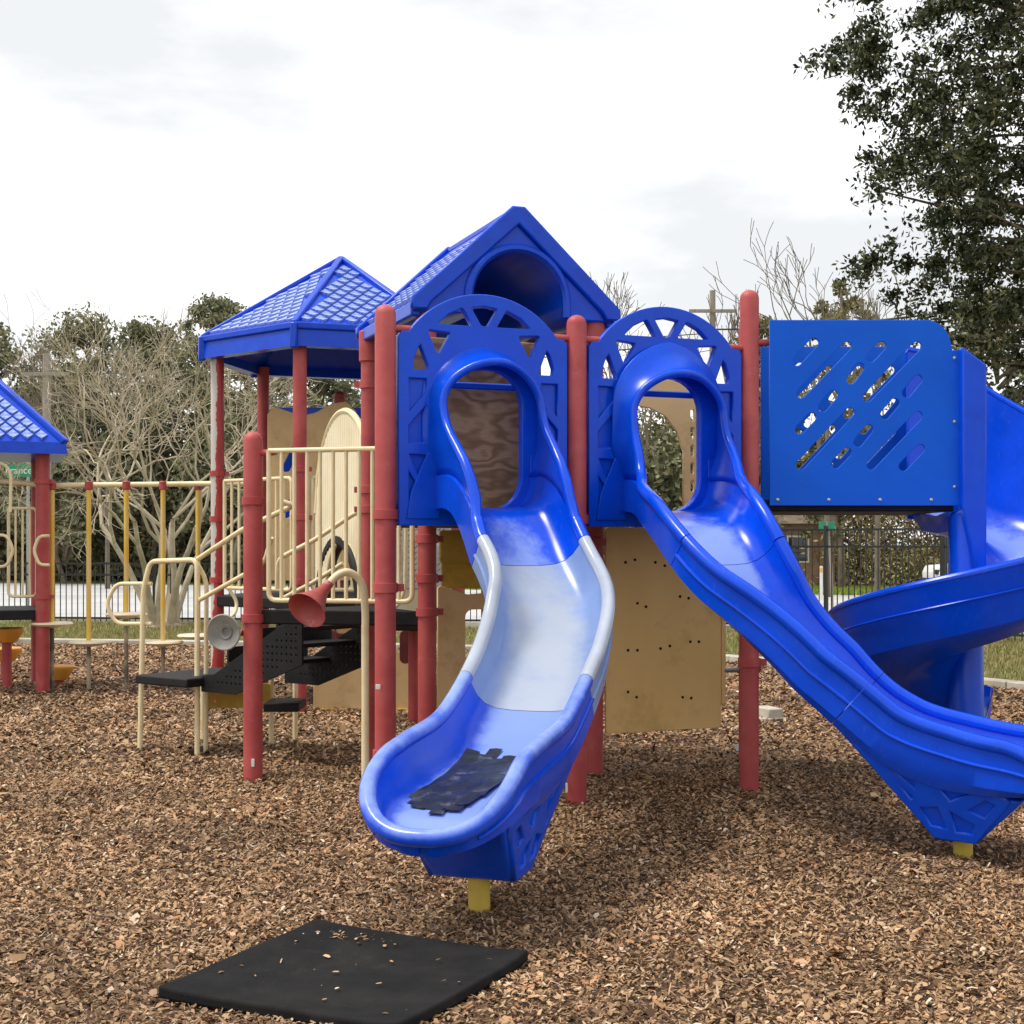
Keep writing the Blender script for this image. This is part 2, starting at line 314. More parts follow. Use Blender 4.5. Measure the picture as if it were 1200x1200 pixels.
# ------------------------------------------------------------------ setting
def sheet(name, poly, z, m, parent=None, kind='structure'):
    me = bpy.data.meshes.new(name); me.from_pydata([(x, y, z) for x, y in poly], [], [tuple(range(len(poly)))]); me.materials.append(m)
    o = link(bpy.data.objects.new(name, me), parent)
    if kind: o['kind'] = kind
    return o
sheet('ground', [(-900, -100), (900, -100), (900, 1500), (-900, 1500)], 0, M_grass)
KERB = [(-16, 25.2), (-7.7, 23.6), (-2.6, 22.6), (1.0, 21.4), (3.15, 20.0), (4.6, 17.9), (5.75, 16.2), (8.5, 12.0)]
def mulch_z(x, y):
    x = np.asarray(x, float); y = np.asarray(y, float)
    dip = sum(d_ * np.exp(-((x - a_) ** 2 + (y - b_) ** 2) / r_ ** 2) for a_, b_, r_, d_ in ((-.42, 5.35, .45, .018), (2.9, 6.9, .5, .018), (-2.9, 10.9, .4, .012)))
    return .036 - dip + .012 * np.sin(1.3 * x + .7 * y) + .007 * np.sin(3.1 * x - 2.3 * y + 1) + .004 * np.sin(7 * x + 5.1 * y)
def inside_kerb(x, y):
    ks = catmull([(a, b, 0) for a, b in KERB], 10); kx = np.array([k.x for k in ks]); ky = np.array([k.y for k in ks])
    return y < np.interp(x, kx, ky) - .02
def mulch_bed():
    nx, ny = 150, 150; xs = np.linspace(-16, 8.4, nx); t = np.linspace(0, 1, ny)
    ks = catmull([(a, b, 0) for a, b in KERB], 10); ky = np.interp(xs, [k.x for k in ks], [k.y for k in ks])
    X = np.repeat(xs[:, None], ny, 1); Y = -2 + (ky[:, None] + 2) * t[None, :]; Z = mulch_z(X, Y)
    v = np.stack([X, Y, Z], -1).reshape(-1, 3); me = bpy.data.meshes.new('mulch_bed')
    f = [(i * ny + j, (i + 1) * ny + j, (i + 1) * ny + j + 1, i * ny + j + 1) for i in range(nx - 1) for j in range(ny - 1)]
    me.from_pydata(v.tolist(), [], f); me.materials.append(M_mulch); me.polygons.foreach_set('use_smooth', [True] * len(f))
    tag(link(bpy.data.objects.new('mulch_bed', me)), kind='structure')
mulch_bed()
def soup(name, V, nper, mat_, faces_of, kind=None, parent=None, smooth=False):
    """many small loose pieces in one mesh; V is (n, nper, 3)"""
    n = len(V); me = bpy.data.meshes.new(name); fo = np.array(faces_of); k = fo.shape[1]
    idx = (np.arange(n)[:, None, None] * nper + fo[None]).reshape(-1); nf = n * len(fo)
    me.vertices.add(n * nper); me.vertices.foreach_set('co', V.reshape(-1).astype(np.float32))
    me.loops.add(nf * k); me.loops.foreach_set('vertex_index', idx.astype(np.int32))
    me.polygons.add(nf); me.polygons.foreach_set('loop_start', (np.arange(nf) * k).astype(np.int32))
    me.update(calc_edges=True); me.materials.append(mat_)
    o = link(bpy.data.objects.new(name, me), parent)
    if kind: o['kind'] = kind
    return o
def ground_at(u, v): return px(u, v, H * F / (v - HZ))
def mat_at(u, v): return px(u, v, (H - .078) * F / (v - HZ))
_a, _b, _c = mat_at(370, 1083), mat_at(620, 1117), mat_at(184, 1161)
MAT_O = _a; MAT_E1 = (_b - _a); MAT_E1.z = 0; MAT_E2 = Vector((_c - _a)); MAT_E2.z = 0
def on_mat(x, y):
    a, b, c, d = MAT_E1.x, MAT_E2.x, MAT_E1.y, MAT_E2.y; det = a * d - b * c
    rx, ry = x - MAT_O.x, y - MAT_O.y
    p = (d * rx - b * ry) / det; q = (-c * rx + a * ry) / det
    return (p > 0) & (p < 1) & (q > 0) & (q < 1)
def chips(x, y, z0, ln, tilt):
    n = len(x); yaw = RNG.uniform(0, 2 * np.pi, n); wd = ln * RNG.uniform(.22, .55, n); fib = RNG.random(n) < .25; ln = np.where(fib, ln * 1.5, ln); wd = np.where(fib, ln * .10, wd)
    ca, sa = np.cos(yaw), np.sin(yaw); tl = RNG.normal(0, tilt, n); rl = RNG.normal(0, tilt, n); cv = RNG.uniform(-.1, .25, n) * ln
    V = np.zeros((n, 6, 3))
    sh = RNG.uniform(-.3, .3, n)
    for k, (a, b) in enumerate(((-.5, -.5), (0, -.62), (.5, -.35), (.5, .35), (0, .62), (-.5, .5))):
        a2 = a + (sh * .2 if k in (0, 3) else 0); lx = a2 * ln; ly = b * wd
        V[:, k, 0] = x + lx * ca - ly * sa; V[:, k, 1] = y + lx * sa + ly * ca
        V[:, k, 2] = z0 + lx * np.sin(tl) + ly * np.sin(rl) + cv * (1 - abs(a) * 2) * .6
    return V
def mulch_chips():
    Vs = []
    for y0, y1, dens, l0, l1 in ((4.0, 7.2, 5600, .012, .039), (7.2, 10.5, 3500, .015, .044), (10.5, 15, 1350, .024, .058), (15, 24, 520, .034, .08)):
        hw1 = .40 * y1 + .8; n = int(2 * hw1 * (y1 - y0) * dens)
        x = RNG.uniform(-hw1, hw1, n); y = RNG.uniform(y0, y1, n); ok = (np.abs(x) < .40 * y + .8) & inside_kerb(x, y) & ~on_mat(x, y)
        x, y = x[ok], y[ok]; ln = l0 + (l1 - l0) * RNG.beta(1.3, 3.0, len(x)); big = RNG.random(len(x)) < .018; ln[big] *= RNG.uniform(1.5, 2.4, big.sum())
        Vs.append(chips(x, y, mulch_z(x, y) + RNG.uniform(.002, .02, len(x)), ln, .42))
    V = np.concatenate(Vs); tag(soup('wood_chip_mulch', V, 6, M_chip, [(0, 1, 4, 5), (1, 2, 3, 4)], 'stuff'), 'loose brown wood chip mulch covering the playground floor', 'mulch')
    # crumbs blown onto the mat
    n = 70; p = np.concatenate([np.clip(RNG.normal(.22, .10, 45), .05, .95), RNG.uniform(.05, .95, 25)]); q = np.concatenate([np.clip(RNG.normal(.13, .03, 45), .03, .9), RNG.uniform(.1, .95, 25)])
    x = MAT_O.x + MAT_E1.x * p + MAT_E2.x * q; y = MAT_O.y + MAT_E1.y * p + MAT_E2.y * q
    tag(soup('chip_litter', chips(x, y, np.full(n, .090), RNG.uniform(.006, .03, n), .12), 6, M_chip, [(0, 1, 4, 5), (1, 2, 3, 4)], 'stuff'), 'few pale wood chips scattered on the black mat', 'wood chips')
mulch_chips()
# concrete edging round the mulch, in cast lengths
kb = thing('concrete_edging', (0, 22, 0), 'low pale concrete edging between the mulch and the grass', 'kerb')
ks = catmull([(a, b, 0) for a, b in KERB], 3)
for a, b in zip(ks[:-1], ks[1:]):
    d = (b - a).normalized(); bevel(MB().bar(a + d * .01 + Vector((0, 0, .05)), b - d * .01 + Vector((0, 0, .05)), .22, .14).build('kerb_length', M_conc, kb), .015)
# road, far verge
sheet('road', [(-70, 38.5), (-12, 31.6), (9.2, 26.6), (40, 17), (60, 34), (15.5, 47), (-18, 62), (-70, 80)], .006, M_asph)
rk = thing('road_kerb', (0, 29, 0), 'long pale concrete kerb along the near side of the road', 'kerb')
MB().bar((-70, 38.5, .05), (-12, 31.6, .05), .3, .12).bar((-11.98, 31.58, .052), (9.2, 26.6, .052), .3, .12).bar((9.22, 26.58, .05), (40, 17, .05), .3, .12).build('kerb_length', M_conc, rk)
def blades(name, x, y, h0, h1, m, label):
    n = len(x); h = RNG.uniform(h0, h1, n); a = RNG.uniform(0, 2 * np.pi, n); w_ = .006 + .006 * RNG.random(n); l = RNG.normal(0, .45, n) * h; V = np.zeros((n, 3, 3)); z = 0
    V[:, 0] = np.stack([x - w_ * np.cos(a), y - w_ * np.sin(a), np.full(n, z)], -1); V[:, 1] = np.stack([x + w_ * np.cos(a), y + w_ * np.sin(a), np.full(n, z)], -1)
    V[:, 2] = np.stack([x + l * np.sin(a), y - l * np.cos(a), h], -1); tag(soup(name, V, 3, m, [(0, 1, 2)], 'stuff'), label, 'grass')
x = RNG.uniform(-11, 11, 150000); y = RNG.uniform(15, 31, 150000); ok = (~inside_kerb(x, y - .22)) & (y < 31.6 - (x + 12) * .236 - .3) & (np.abs(x) < .42 * y)
blades('lawn_grass', x[ok], y[ok], .03, .09, M_blade, 'short dry grass strip between edging and road')

# ------------------------------------------------------------------ play tower
D = Vector((.934, .357, 0)); NN = Vector((.357, -.934, 0))
P1 = Vector((-.76, 8.45, 0)); P2 = P1 + D * 1.25; P3 = P2 + D * 1.25
Q1 = Vector((-.58, 9.62, 0)); Q2 = Q1 + D * 1.25; Q3 = Q2 + D * 1.25
R1 = Q1 - NN * 1.2 + Vector((-.08, 0, 0)); R2 = Q2 - NN * 1.2; S1 = Vector((-1.83, 9.95, 0))
DZ = 1.90
tower = thing('play_tower', (0, 9.6, 0), 'red post play tower with blue gabled roof that carries the three blue slides', 'play structure')
M_peel = slide_mat('red_coat_peeling_to_grey', s2l(164, 58, 58), s2l(200, 192, 186), lo=.46, hi=.50)
def post(p, top, par, r=.0635, m=None, clamps=(), cap=True, face=None, name='post'):
    prof = [(r, -.15), (r, top - r * .9)] + ([(r * math.cos(R(a)), top - r * .9 + r * .9 * math.sin(R(a))) for a in (20, 40, 60, 80)] if cap else [(r, top)])
    if m is M_redworn: prof = [(r, -.15 + (top + .15) * i / 40) for i in range(41)]
    mb = MB().lathe(prof, (p.x, p.y, 0), n=20)
    if m is M_redworn: mb.at = [.5 - .9 * (v_[0] - p.x) / r * .6 + .22 * min(0, v_[2] - 2.2) for v_ in mb.v]; m = M_peel
    o = mb.build(name, m or M_red, par)
    fd = (face or Vector((1, 0, 0))).normalized()
    for z in clamps:
        mb = MB().lathe([(r + .003, -.03), (r + .013, -.028), (r + .013, .028), (r + .003, .03)], (p.x, p.y, z), n=20)
        ang = math.atan2(fd.y, fd.x); Mz = Matrix.Rotation(ang, 3, 'Z')
        mb.box(Vector((p.x, p.y, z)) + fd * (r + .026), (.05, .02, .045), Mz)
        c = mb.build('clamp', m or M_red, o)
    return o
post(P1, 3.12, tower, clamps=(1.86, 1.42, .42), face=D); post(P2, 3.13, tower, clamps=(1.84,), face=D); post(P3, 3.37, tower, clamps=(1.90, .9), face=Vector((1, 0, 0)))
post(Q1, 3.34, tower, clamps=(1.72, 1.45, 1.22), cap=False, face=D); post(Q2, 3.30, tower, clamps=(1.7, .75), cap=False, face=D); post(Q3, 3.34, tower, clamps=(1.7, .75), face=D)
post(R1, 3.30, tower, clamps=(2.9, 2.1, 1.95), cap=False, face=Vector((-1, 0, 0))); post(R2, 3.30, tower, cap=False); post(S1, 2.48, tower, clamps=(1.99, 1.16), face=Vector((1, .2, 0)), r=.068)
for u, v, Y, wd_, hg_ in ((538 / 1.815, 894, 9.87, .022, .055), (443, 805, 8.37, .028, .028), (664, 923, 8.83, .014, .06), (864, 876, 10.43, .02, .05)):
    q = px(u, v, Y); bevel(MB().box(q, (wd_, .012, hg_)).build('sticker', M_white, tower), .002)
# roof post sleeves
for q, z in ((Q1, 3.26), (Q2, 3.22), (R1, 3.2)):
    MB().lathe([(.066, -.13), (.078, -.12), (.08, .1), (.07, .11)], (q.x, q.y, z), n=20).build('roof_sleeve', M_red, tower)
# stub pins that carry the slide panels
def pin(a, b, z, r=.022):
    d = (b - a).normalized(); p = a + d * .05 + Vector((0, 0, z)); MB().tube([p, p + d * .10, p + d * .13], [r, r, r * .8], 12).build('panel_pin', M_red, tower)
for a, b in ((P1, P2), (P2, P1), (P2, P3), (P3, P2)): pin(a, b, 2.98)
pin(P3, P3 + Vector((1, 0, 0)), 3.02); pin(S1, Q1, 2.33)
# decks
def deck(name, poly, z, th, par, m=M_black):
    o = MB().prism([(p.x, p.y) for p in poly], z - th, z).build(name, m, par); return bevel(o, .012)
deck('upper_deck', [P1 + NN * -.06, P2 + NN * -.06, P3 + NN * -.06, Q3, Q2, R2, R1, Q1], DZ, .09, tower)
deck('bridge_deck', [Vector((1.62, 9.36, 0)), Vector((2.94, 9.36, 0)), Vector((2.94, 10.5, 0)), Vector((1.78, 10.5, 0))], 1.985, .085, tower)
deck('lower_deck', [S1, Q1 + Vector((-.02, .02, 0)), R1], 1.22, .10, tower)
# gabled roof over Q1 Q2 R2 R1
GC = (Q1 + Q2) / 2 + NN * .10; EZ, AZ, GW = 3.33, 3.97, .71; GD = 1.42
Mg = frame2(GC + Vector((0, 0, 0)), D)
arch = [(.345 * math.cos(R(a)), 3.37 + .345 * math.sin(R(a))) for a in range(0, 181, 9)]
sl = (AZ - EZ) / GW
outl = [(-GW, EZ - .06), (-.345, EZ - .06)] + arch[::-1] + [(.345, EZ - .06), (GW, EZ - .06), (GW, EZ), (.03, AZ), (-.03, AZ), (-GW, EZ)]
roof = plate('gabled_roof', outl, [], GD, .012, M_roof, tower, Mg @ Matrix.Translation((0, 0, -GD / 2)))
plate('back_gable', [(-GW + .05, EZ - .06), (GW - .05, EZ - .06), (0, AZ - .06)], [], .04, .006, M_roof, roof, Mg @ Matrix.Translation((0, 0, -GD + .08)))
chev = [(-GW - .05, EZ - .05), (-GW + .04, EZ - .05), (-GW + .07, EZ + .0), (0, AZ - .06), (GW - .07, EZ + .0), (GW - .04, EZ - .05), (GW + .05, EZ - .05), (GW + .05, EZ + .01), (.04, AZ + .035), (-.04, AZ + .035), (-GW - .05, EZ + .01)]
plate('rake_trim', chev, [], .05, .014, M_roof, roof, Mg @ Matrix.Translation((0, 0, .01)))
plate('rake_trim', chev, [], .085, .014, M_roof, roof, Mg @ Matrix.Translation((0, 0, -GD - .01)))
MB().tube([Mg @ Vector((x_ * 1.05, 3.37 + (y_ - 3.37) * 1.05, .008)) for x_, y_ in [(.345, 3.275)] + arch + [(-.345, 3.275)]], .032, 8).build('arch_trim', M_roof, roof)
for sx in (-1, 1):
    a = Mg @ Vector((sx * (GW + .015), EZ - .055, -.03)); bevel(MB().bar(a, a - NN * 1.36, .07, .10).build('eave_fascia', M_roof, roof), .015)
a = Mg @ Vector((0, AZ + .012, -.03)); bevel(MB().bar(a, a - NN * 1.36, .11, .05).build('ridge_cap', M_roof, roof), .015)
def tile_mesh(wd, ln, name='roof_tile', m=M_tile):
    # diamond scale, flush at the top corner, lifted at the lower point
    k = MB(); h = .036
    k.add([(0, ln / 2, .003), (-wd / 2, 0, .010), (wd / 2, 0, .010), (0, -ln / 2, h), (0, ln / 2, -.004), (-wd / 2, 0, -.004), (wd / 2, 0, -.004), (0, -ln / 2, -.004)],
          [(0, 1, 3, 2), (4, 6, 7, 5), (0, 2, 6, 4), (2, 3, 7, 6), (3, 1, 5, 7), (1, 0, 4, 5)])
    return k.mesh(name, m, smooth=False)
def tile_face(o, xdir, ydir, width_at, length, tw, tl, par, me):
    n_ = xdir.cross(ydir).normalized(); Mb = Matrix((xdir, ydir, n_)).transposed().to_4x4(); rows = int(length / (tl / 2))
    for r_ in range(rows - 1):
        y = tl * .55 + r_ * tl / 2; wv = width_at(y) / 2 - tw * .5; off = (r_ % 2) * tw / 2
        k = -12
        while k <= 12:
            x_ = k * tw + off; k += 1
            if abs(x_) > wv: continue
            M_ = Mb.copy(); M_.translation = o + xdir * x_ + ydir * y + n_ * .004; inst('roof_tile', me, M_, par)
tm = tile_mesh(.132, .148)
for sx in (-1, 1):
    e0 = Mg @ Vector((sx * GW, EZ + .012, -GD / 2)); yd = (Mg @ Vector((0, AZ + .012, -GD / 2)) - e0).normalized(); xd = (NN * -1) if sx < 0 else NN
    xd = Vector(xd).normalized(); 
    if xd.cross(yd).z < 0: xd = -xd
    tile_face(e0, xd, yd, lambda y: 1.36, math.hypot(GW, AZ - EZ) - .05, .15, .17, roof, tm)

# barrier between the corner post and the tower, over the lower deck
def barrier(a, b, z0, z1, nb, par, r=.018, rb=.014, m=M_cream, corner=.06):
    a, b = Vector(a), Vector(b); zv = Vector((0, 0, 1))
    o = MB().tube(fillet([a + zv * z1, a + zv * z0, b + zv * z0, b + zv * z1, a + zv * z1], corner), r, 10).build('barrier_frame', m, par)
    for k in range(nb):
        q = a.lerp(b, (k + 1) / (nb + 1)); MB().tube([q + zv * z0, q + zv * z1], rb, 8).build('baluster', m, o)
    return o
dqs = (Q1 - S1).normalized(); nrm = Vector((dqs.y, -dqs.x, 0))
barrier(S1 + dqs * .13 + nrm * .02, Q1 - dqs * .1 + nrm * .02, 1.29, 2.34, 10, tower)
# ribbed arch barrier on the back-left side
B2 = Vector((-1.66, 11.9, 0)); ab = (B2 - R1); abn = ab.normalized()
def ribbed():
    o = None; n = 22; top = []
    cen, hw = .5, .5
    for k in range(n + 1):
        t = k / n; q = R1 + abn * .1 + ab * .9 * t; xx = (t - .42) / .58
        zt = 1.95 + .80 * math.sqrt(max(0, 1 - xx * xx)); zb = 1.30 + .42 * math.sqrt(max(0, 1 - ((t - .42) / .36) ** 2)) if abs(t - .42) < .36 else 1.30
        top.append((q, zt, zb))
    body = MB()
    for (q, zt, zb), (q2, zt2, zb2) in zip(top[:-1], top[1:]):
        z_ = Vector((0, 0, 1)); off = Vector((abn.y, -abn.x, 0)) * .012
        body.add([q - off + z_ * zb, q2 - off + z_ * zb2, q2 - off + z_ * zt2, q - off + z_ * zt, q + off + z_ * zb, q2 + off + z_ * zb2, q2 + off + z_ * zt2, q + off + z_ * zt],
                 [(0, 1, 2, 3), (7, 6, 5, 4), (0, 4, 5, 1), (3, 2, 6, 7), (0, 3, 7, 4), (1, 5, 6, 2)])
    o = body.build('arched_barrier', M_creamp, tower)
    for q, zt, zb in top[1:-1]: MB().tube([q + Vector((0, 0, zb + .01)), q + Vector((0, 0, zt - .02))], .017, 6).build('rib', M_creamp, o)
    MB().tube([q + Vector((0, 0, zt)) for q, zt, zb in top], .026, 8).build('arch_rim', M_cream, o)
    MB().tube([q + Vector((0, 0, zb)) for q, zt, zb in top], .016, 8).build('lower_rim', M_cream, o)
ribbed()
# black rubber arch below it
mb = MB(); c0 = R1 + ab * .5 + Vector((0, .1, 0)); pts = [c0 + abn * .52 * math.cos(R(a)) + Vector((0, 0, 1.06 + .66 * math.sin(R(a)))) for a in range(0, 181, 10)]
mb.tube(pts, .07, 8); mb.build('tunnel_ring', M_black, tower)
# boards under and behind the decks
def board(name, a, b, z0, z1, m, th=.022, holes=(), outline=None):
    wd = (b - a).length; M_ = frame2(a, b - a)
    return plate(name, outline or rrect(0, z0, wd, z1, .02), holes, th, .004, m, tower, M_)
wb = board('climbing_wall_board', Q2 + D * .09, Q2 + D * 1.02, .33, 1.80, M_tan)
Mh = frame2(Q2 + D * .09 - (-NN) * 0 + NN * .012, D)
def hole_dots():
    # paired dark discs painting the shade inside bolt holes left by climbing holds (photo positions)
    pts = [(733, 659), (744, 656), (768, 659), (779, 663), (747, 707), (757, 711), (797, 699), (807, 701), (736, 762), (747, 762), (774, 760), (785, 757), (809, 752), (819, 752), (736, 811), (746, 817), (800, 817), (810, 818)]
    for u, v in pts:
        n_ = NN; o = Q2 + NN * .0118; ray = px(u, v, 1.0) - Vector((0, 0, H)); k = (o - Vector((0, 0, H))).dot(Vector((n_.x, n_.y, 0))) / ray.dot(Vector((n_.x, n_.y, 0)))
        p = Vector((0, 0, H)) + ray * k; Mz = Vector((n_.x, n_.y, 0)).to_track_quat('Z', 'Y').to_matrix()
        MB().lathe([(.011, -.004), (.011, .002)], p, Mz, 10).build('bolt_hole_disc', M_hole, wb)
hole_dots()
for k in range(2):
    bevel(MB().bar(Q2 + D * (1.045) + Vector((0, 0, .5)), Q2 + D * 1.045 + Vector((0, 0, 1.79)), .035, .03, up=NN).build('board_batten', M_tan, tower), .004) if k == 0 else None
MB().tube([Q2 + D * 1.05 + Vector((0, 0, .75)), Q3 + Vector((0, 0, .75))], .02, 8).build('board_clamp_rod', M_steel, tower)
# faded yellow boxes and tan window board left of the slide, below the deck
ya = px(516, 627, 10.15); yb = px(572, 627, 10.3); ya.z = yb.z = 0
board('yellow_fascia_board', ya, ya + D * .5, 1.55, 1.78, M_yboard, .03)
board('yellow_inner_board', ya + Vector((.0, .25, 0)), ya + Vector((.0, .25, 0)) + D * .6, 1.36, 1.66, M_yboard, .03)
wx = px(513, 700, 10.0); wx.z = 0
wo = [(0, .42), (.62, .42), (.62, 1.38), (.5, 1.37), (.36, 1.33), (.22, 1.32), (.10, 1.36), (.02, 1.385), (0, 1.37)]
board('window_board', wx, wx + D * .62, 0, 0, M_tan2, .022, holes=[rrect(.20, .62, .44, 1.22, .06)], outline=wo)
# back wall seen through the slide openings: plywood behind one, a tan panel with holes beyond the other
pc = (P1 + P2) / 2 - NN * .30
bevel(board('plywood_board', pc - D * .52, pc + D * .50, DZ + .01, 2.98, M_ply, .018), .002)
tp = px(806, 560, 11.2); tp.z = 0
hl = [rrect(.055, z, .095, z + .10, .018) for z in (1.96, 2.10, 2.24, 2.38, 2.52, 2.66)]
arcw = [(-.62 + .46 * math.cos(R(a)), 2.30 + .42 * math.sin(R(a))) for a in range(0, 91, 10)]
outl = [(0, 1.84), (.16, 1.84), (.16, 2.98), (-.44, 2.98), (-.44, 2.78), (-.30, 2.76), (-.16, 2.70), (-.06, 2.58), (0, 2.42)]
board('holed_panel', tp - D * .04, tp + D * .2, 0, 0, M_tan2, .025, holes=hl, outline=outl)
# slotted sheet panels either side of the bridge
K = 9.3 / F / 3.6375
SL = [(195, 262, 268, 182), (212, 400, 408, 198), (508, 248, 555, 198), (495, 415, 705, 198), (425, 340, 462, 288), (662, 398, 710, 340), (305, 458, 350, 405), (570, 490, 612, 440),
      (207, 553, 258, 500), (210, 705, 420, 480), (455, 608, 500, 552), (510, 705, 710, 495), (360, 700, 408, 650), (648, 710, 720, 635)]
SLOTS = [slot((a - 80) * K, (875 - b) * K, (c - 80) * K, (875 - d) * K, .034) for a, b, c, d in SL]
PWd, PHt = (895 - 80) * K, (875 - 88) * K; rc = .2
po = [(0, 0), (PWd, 0), (PWd, PHt - .20), (PWd - .06, PHt - .20)] + [(PWd - .07 - .17 + .17 * math.cos(R(a)), PHt - .17 + .17 * math.sin(R(a))) for a in range(0, 91, 10)] + [(0, PHt)]
def slotted(x0, y0):
    z0 = H + (640 - 592) / F * 9.3
    o = plate('slotted_panel', po, SLOTS, .02, .003, M_panel, tower, frame2((x0, y0, z0), (1, 0, 0)))
    for bx_, bz in [(.05 + .155 * 2 * i * 1.09, .035) for i in range(4)] + [(PWd - .045, z) for z in (.12, .55, .97)]:
        MB().lathe([(.012, 0), (.011, .004), (.006, .007)], (x0 + bx_, y0 - .0105, z0 + bz), Matrix.Rotation(R(90), 3, 'X'), 10).build('bolt', M_steel, o)
slotted((902 - 600) / F * 9.3, 9.3); slotted((892 - 600) / F * 10.55, 10.55)

# ------------------------------------------------------------------ wave slides
class Slide:
    def __init__(s, ctrl, seams):
        pts = catmull(ctrl, 24); s.p = pts; d = [0]
        for a, b in zip(pts[:-1], pts[1:]): d.append(d[-1] + (b - a).length)
        s.d = np.array(d); s.xyz = np.array([tuple(p) for p in pts]); s.L = d[-1]; s.seams = seams; s.RE = .33
    def pos(s, t): return Vector([np.interp(t, s.d, s.xyz[:, k]) for k in range(3)])
    def frame(s, t):
        T = (s.pos(min(t + .04, s.L)) - s.pos(max(t - .04, 0))).normalized(); Nh = Vector((-T.y, T.x, 0)).normalized()
        return s.pos(t), T, Nh, T.cross(Nh) * -1 if T.cross(Nh).z < 0 else T.cross(Nh)
    def k(s, t):
        x = (t - (s.L - s.RE)) / s.RE
        return math.sqrt(max(0.0, 1 - x * x)) if x > 0 else 1.0
    def hs(s, t):
        x = min(1, max(0, (t - (s.L - .5)) / .5)); x = x * x * (3 - 2 * x); return 1 - .60 * x
    INN = [(1, .20), (.965, .15), (.91, .09), (.80, .04), (.62, .012), (.35, .002), (0, 0)]
    HW = .30
    def wp(s, t, x, h):
        p, T, Nh, U = s.frame(t); return p + Nh * x + U * h
    def inner(s, t):
        k, hs = s.k(t), s.hs(t); I = s.INN + [(-a, b) for a, b in s.INN[-2::-1]]
        return [(-a * s.HW * k, b * hs) for a, b in I]       # left rim to right rim
    def body(s, t0, t1, n, end):
        ts = [t0 + (t1 - t0) * i / n for i in range(n + 1)]
        if end: ts = [t for t in ts if t < t1 - s.RE] + [t1 - s.RE + s.RE * math.sin(math.pi / 2 * i / 10) for i in range(11)]
        V = []; F_ = []; wear = []; mb = MB()
        for t in ts:
            I = s.inner(t); k = s.k(t); hs = s.hs(t); dp = float(np.interp(t, [0, .6, 1.2, 2.2, 2.9], [.02, .015, .015, .06, .095])) * (1 if not end else max(.15, min(1, (s.L - t) / .8)))
            o = .030; hw = s.HW * k
            O = [(hw + o, .19 * hs), (hw + o, .10 * hs), (hw + o * .9, -dp * .3), (hw * .9 + o * .6, -dp), (hw * .5, -dp - .004), (0, -dp - .004)]
            ring = I + O + [(-a, b) for a, b in O[-2::-1]]
            V += [s.wp(t, a, b) for a, b in ring]; wear += [w_ for w_ in s.wear(t)] + [0] * (len(ring) - len(I))
        n_ = len(ring); m = len(ts)
        for i in range(m - 1):
            for j in range(n_): F_.append((i * n_ + j, i * n_ + (j + 1) % n_, (i + 1) * n_ + (j + 1) % n_, (i + 1) * n_ + j))
        F_ += [tuple(range(n_))[::-1], tuple(range((m - 1) * n_, m * n_))]
        mb.add(V, F_); mb.at = wear; return mb
    def wear(s, t):
        prof = [.15, .05, .05, .22, .62, .85, .9]; q = prof + prof[-2::-1]; f = min(1, max(.0, (t - .25) / .9)); return [x * (.35 + .65 * f) for x in q]
    def rail(s, ts, side):
        return [s.wp(t, side * (s.HW * s.k(t) + .014), .20 * s.hs(t)) for t in ts]
RIM = .038
def hood_curve(j, M):
    """upper oval from left rail over the top to right rail; returns x, h, q (0 at rail, 1 at top)"""
    hw, h0, hs_, ra = .30, .20, .64, .30
    side = hs_ - h0; arc = math.pi * ra; tot = 2 * side + arc; d = tot * j / M
    if d < side: x, h = -hw, h0 + d
    elif d < side + arc:
        a = (d - side) / ra; x, h = -ra * math.cos(a), hs_ + ra * math.sin(a)
    else: x, h = hw, hs_ - (d - side - arc)
    return x, h, 1 - abs(2 * d / tot - 1)
def srim(q): return .20 - .05 * math.sin(math.pi * q) + .38 * (1 - q) ** 5.5
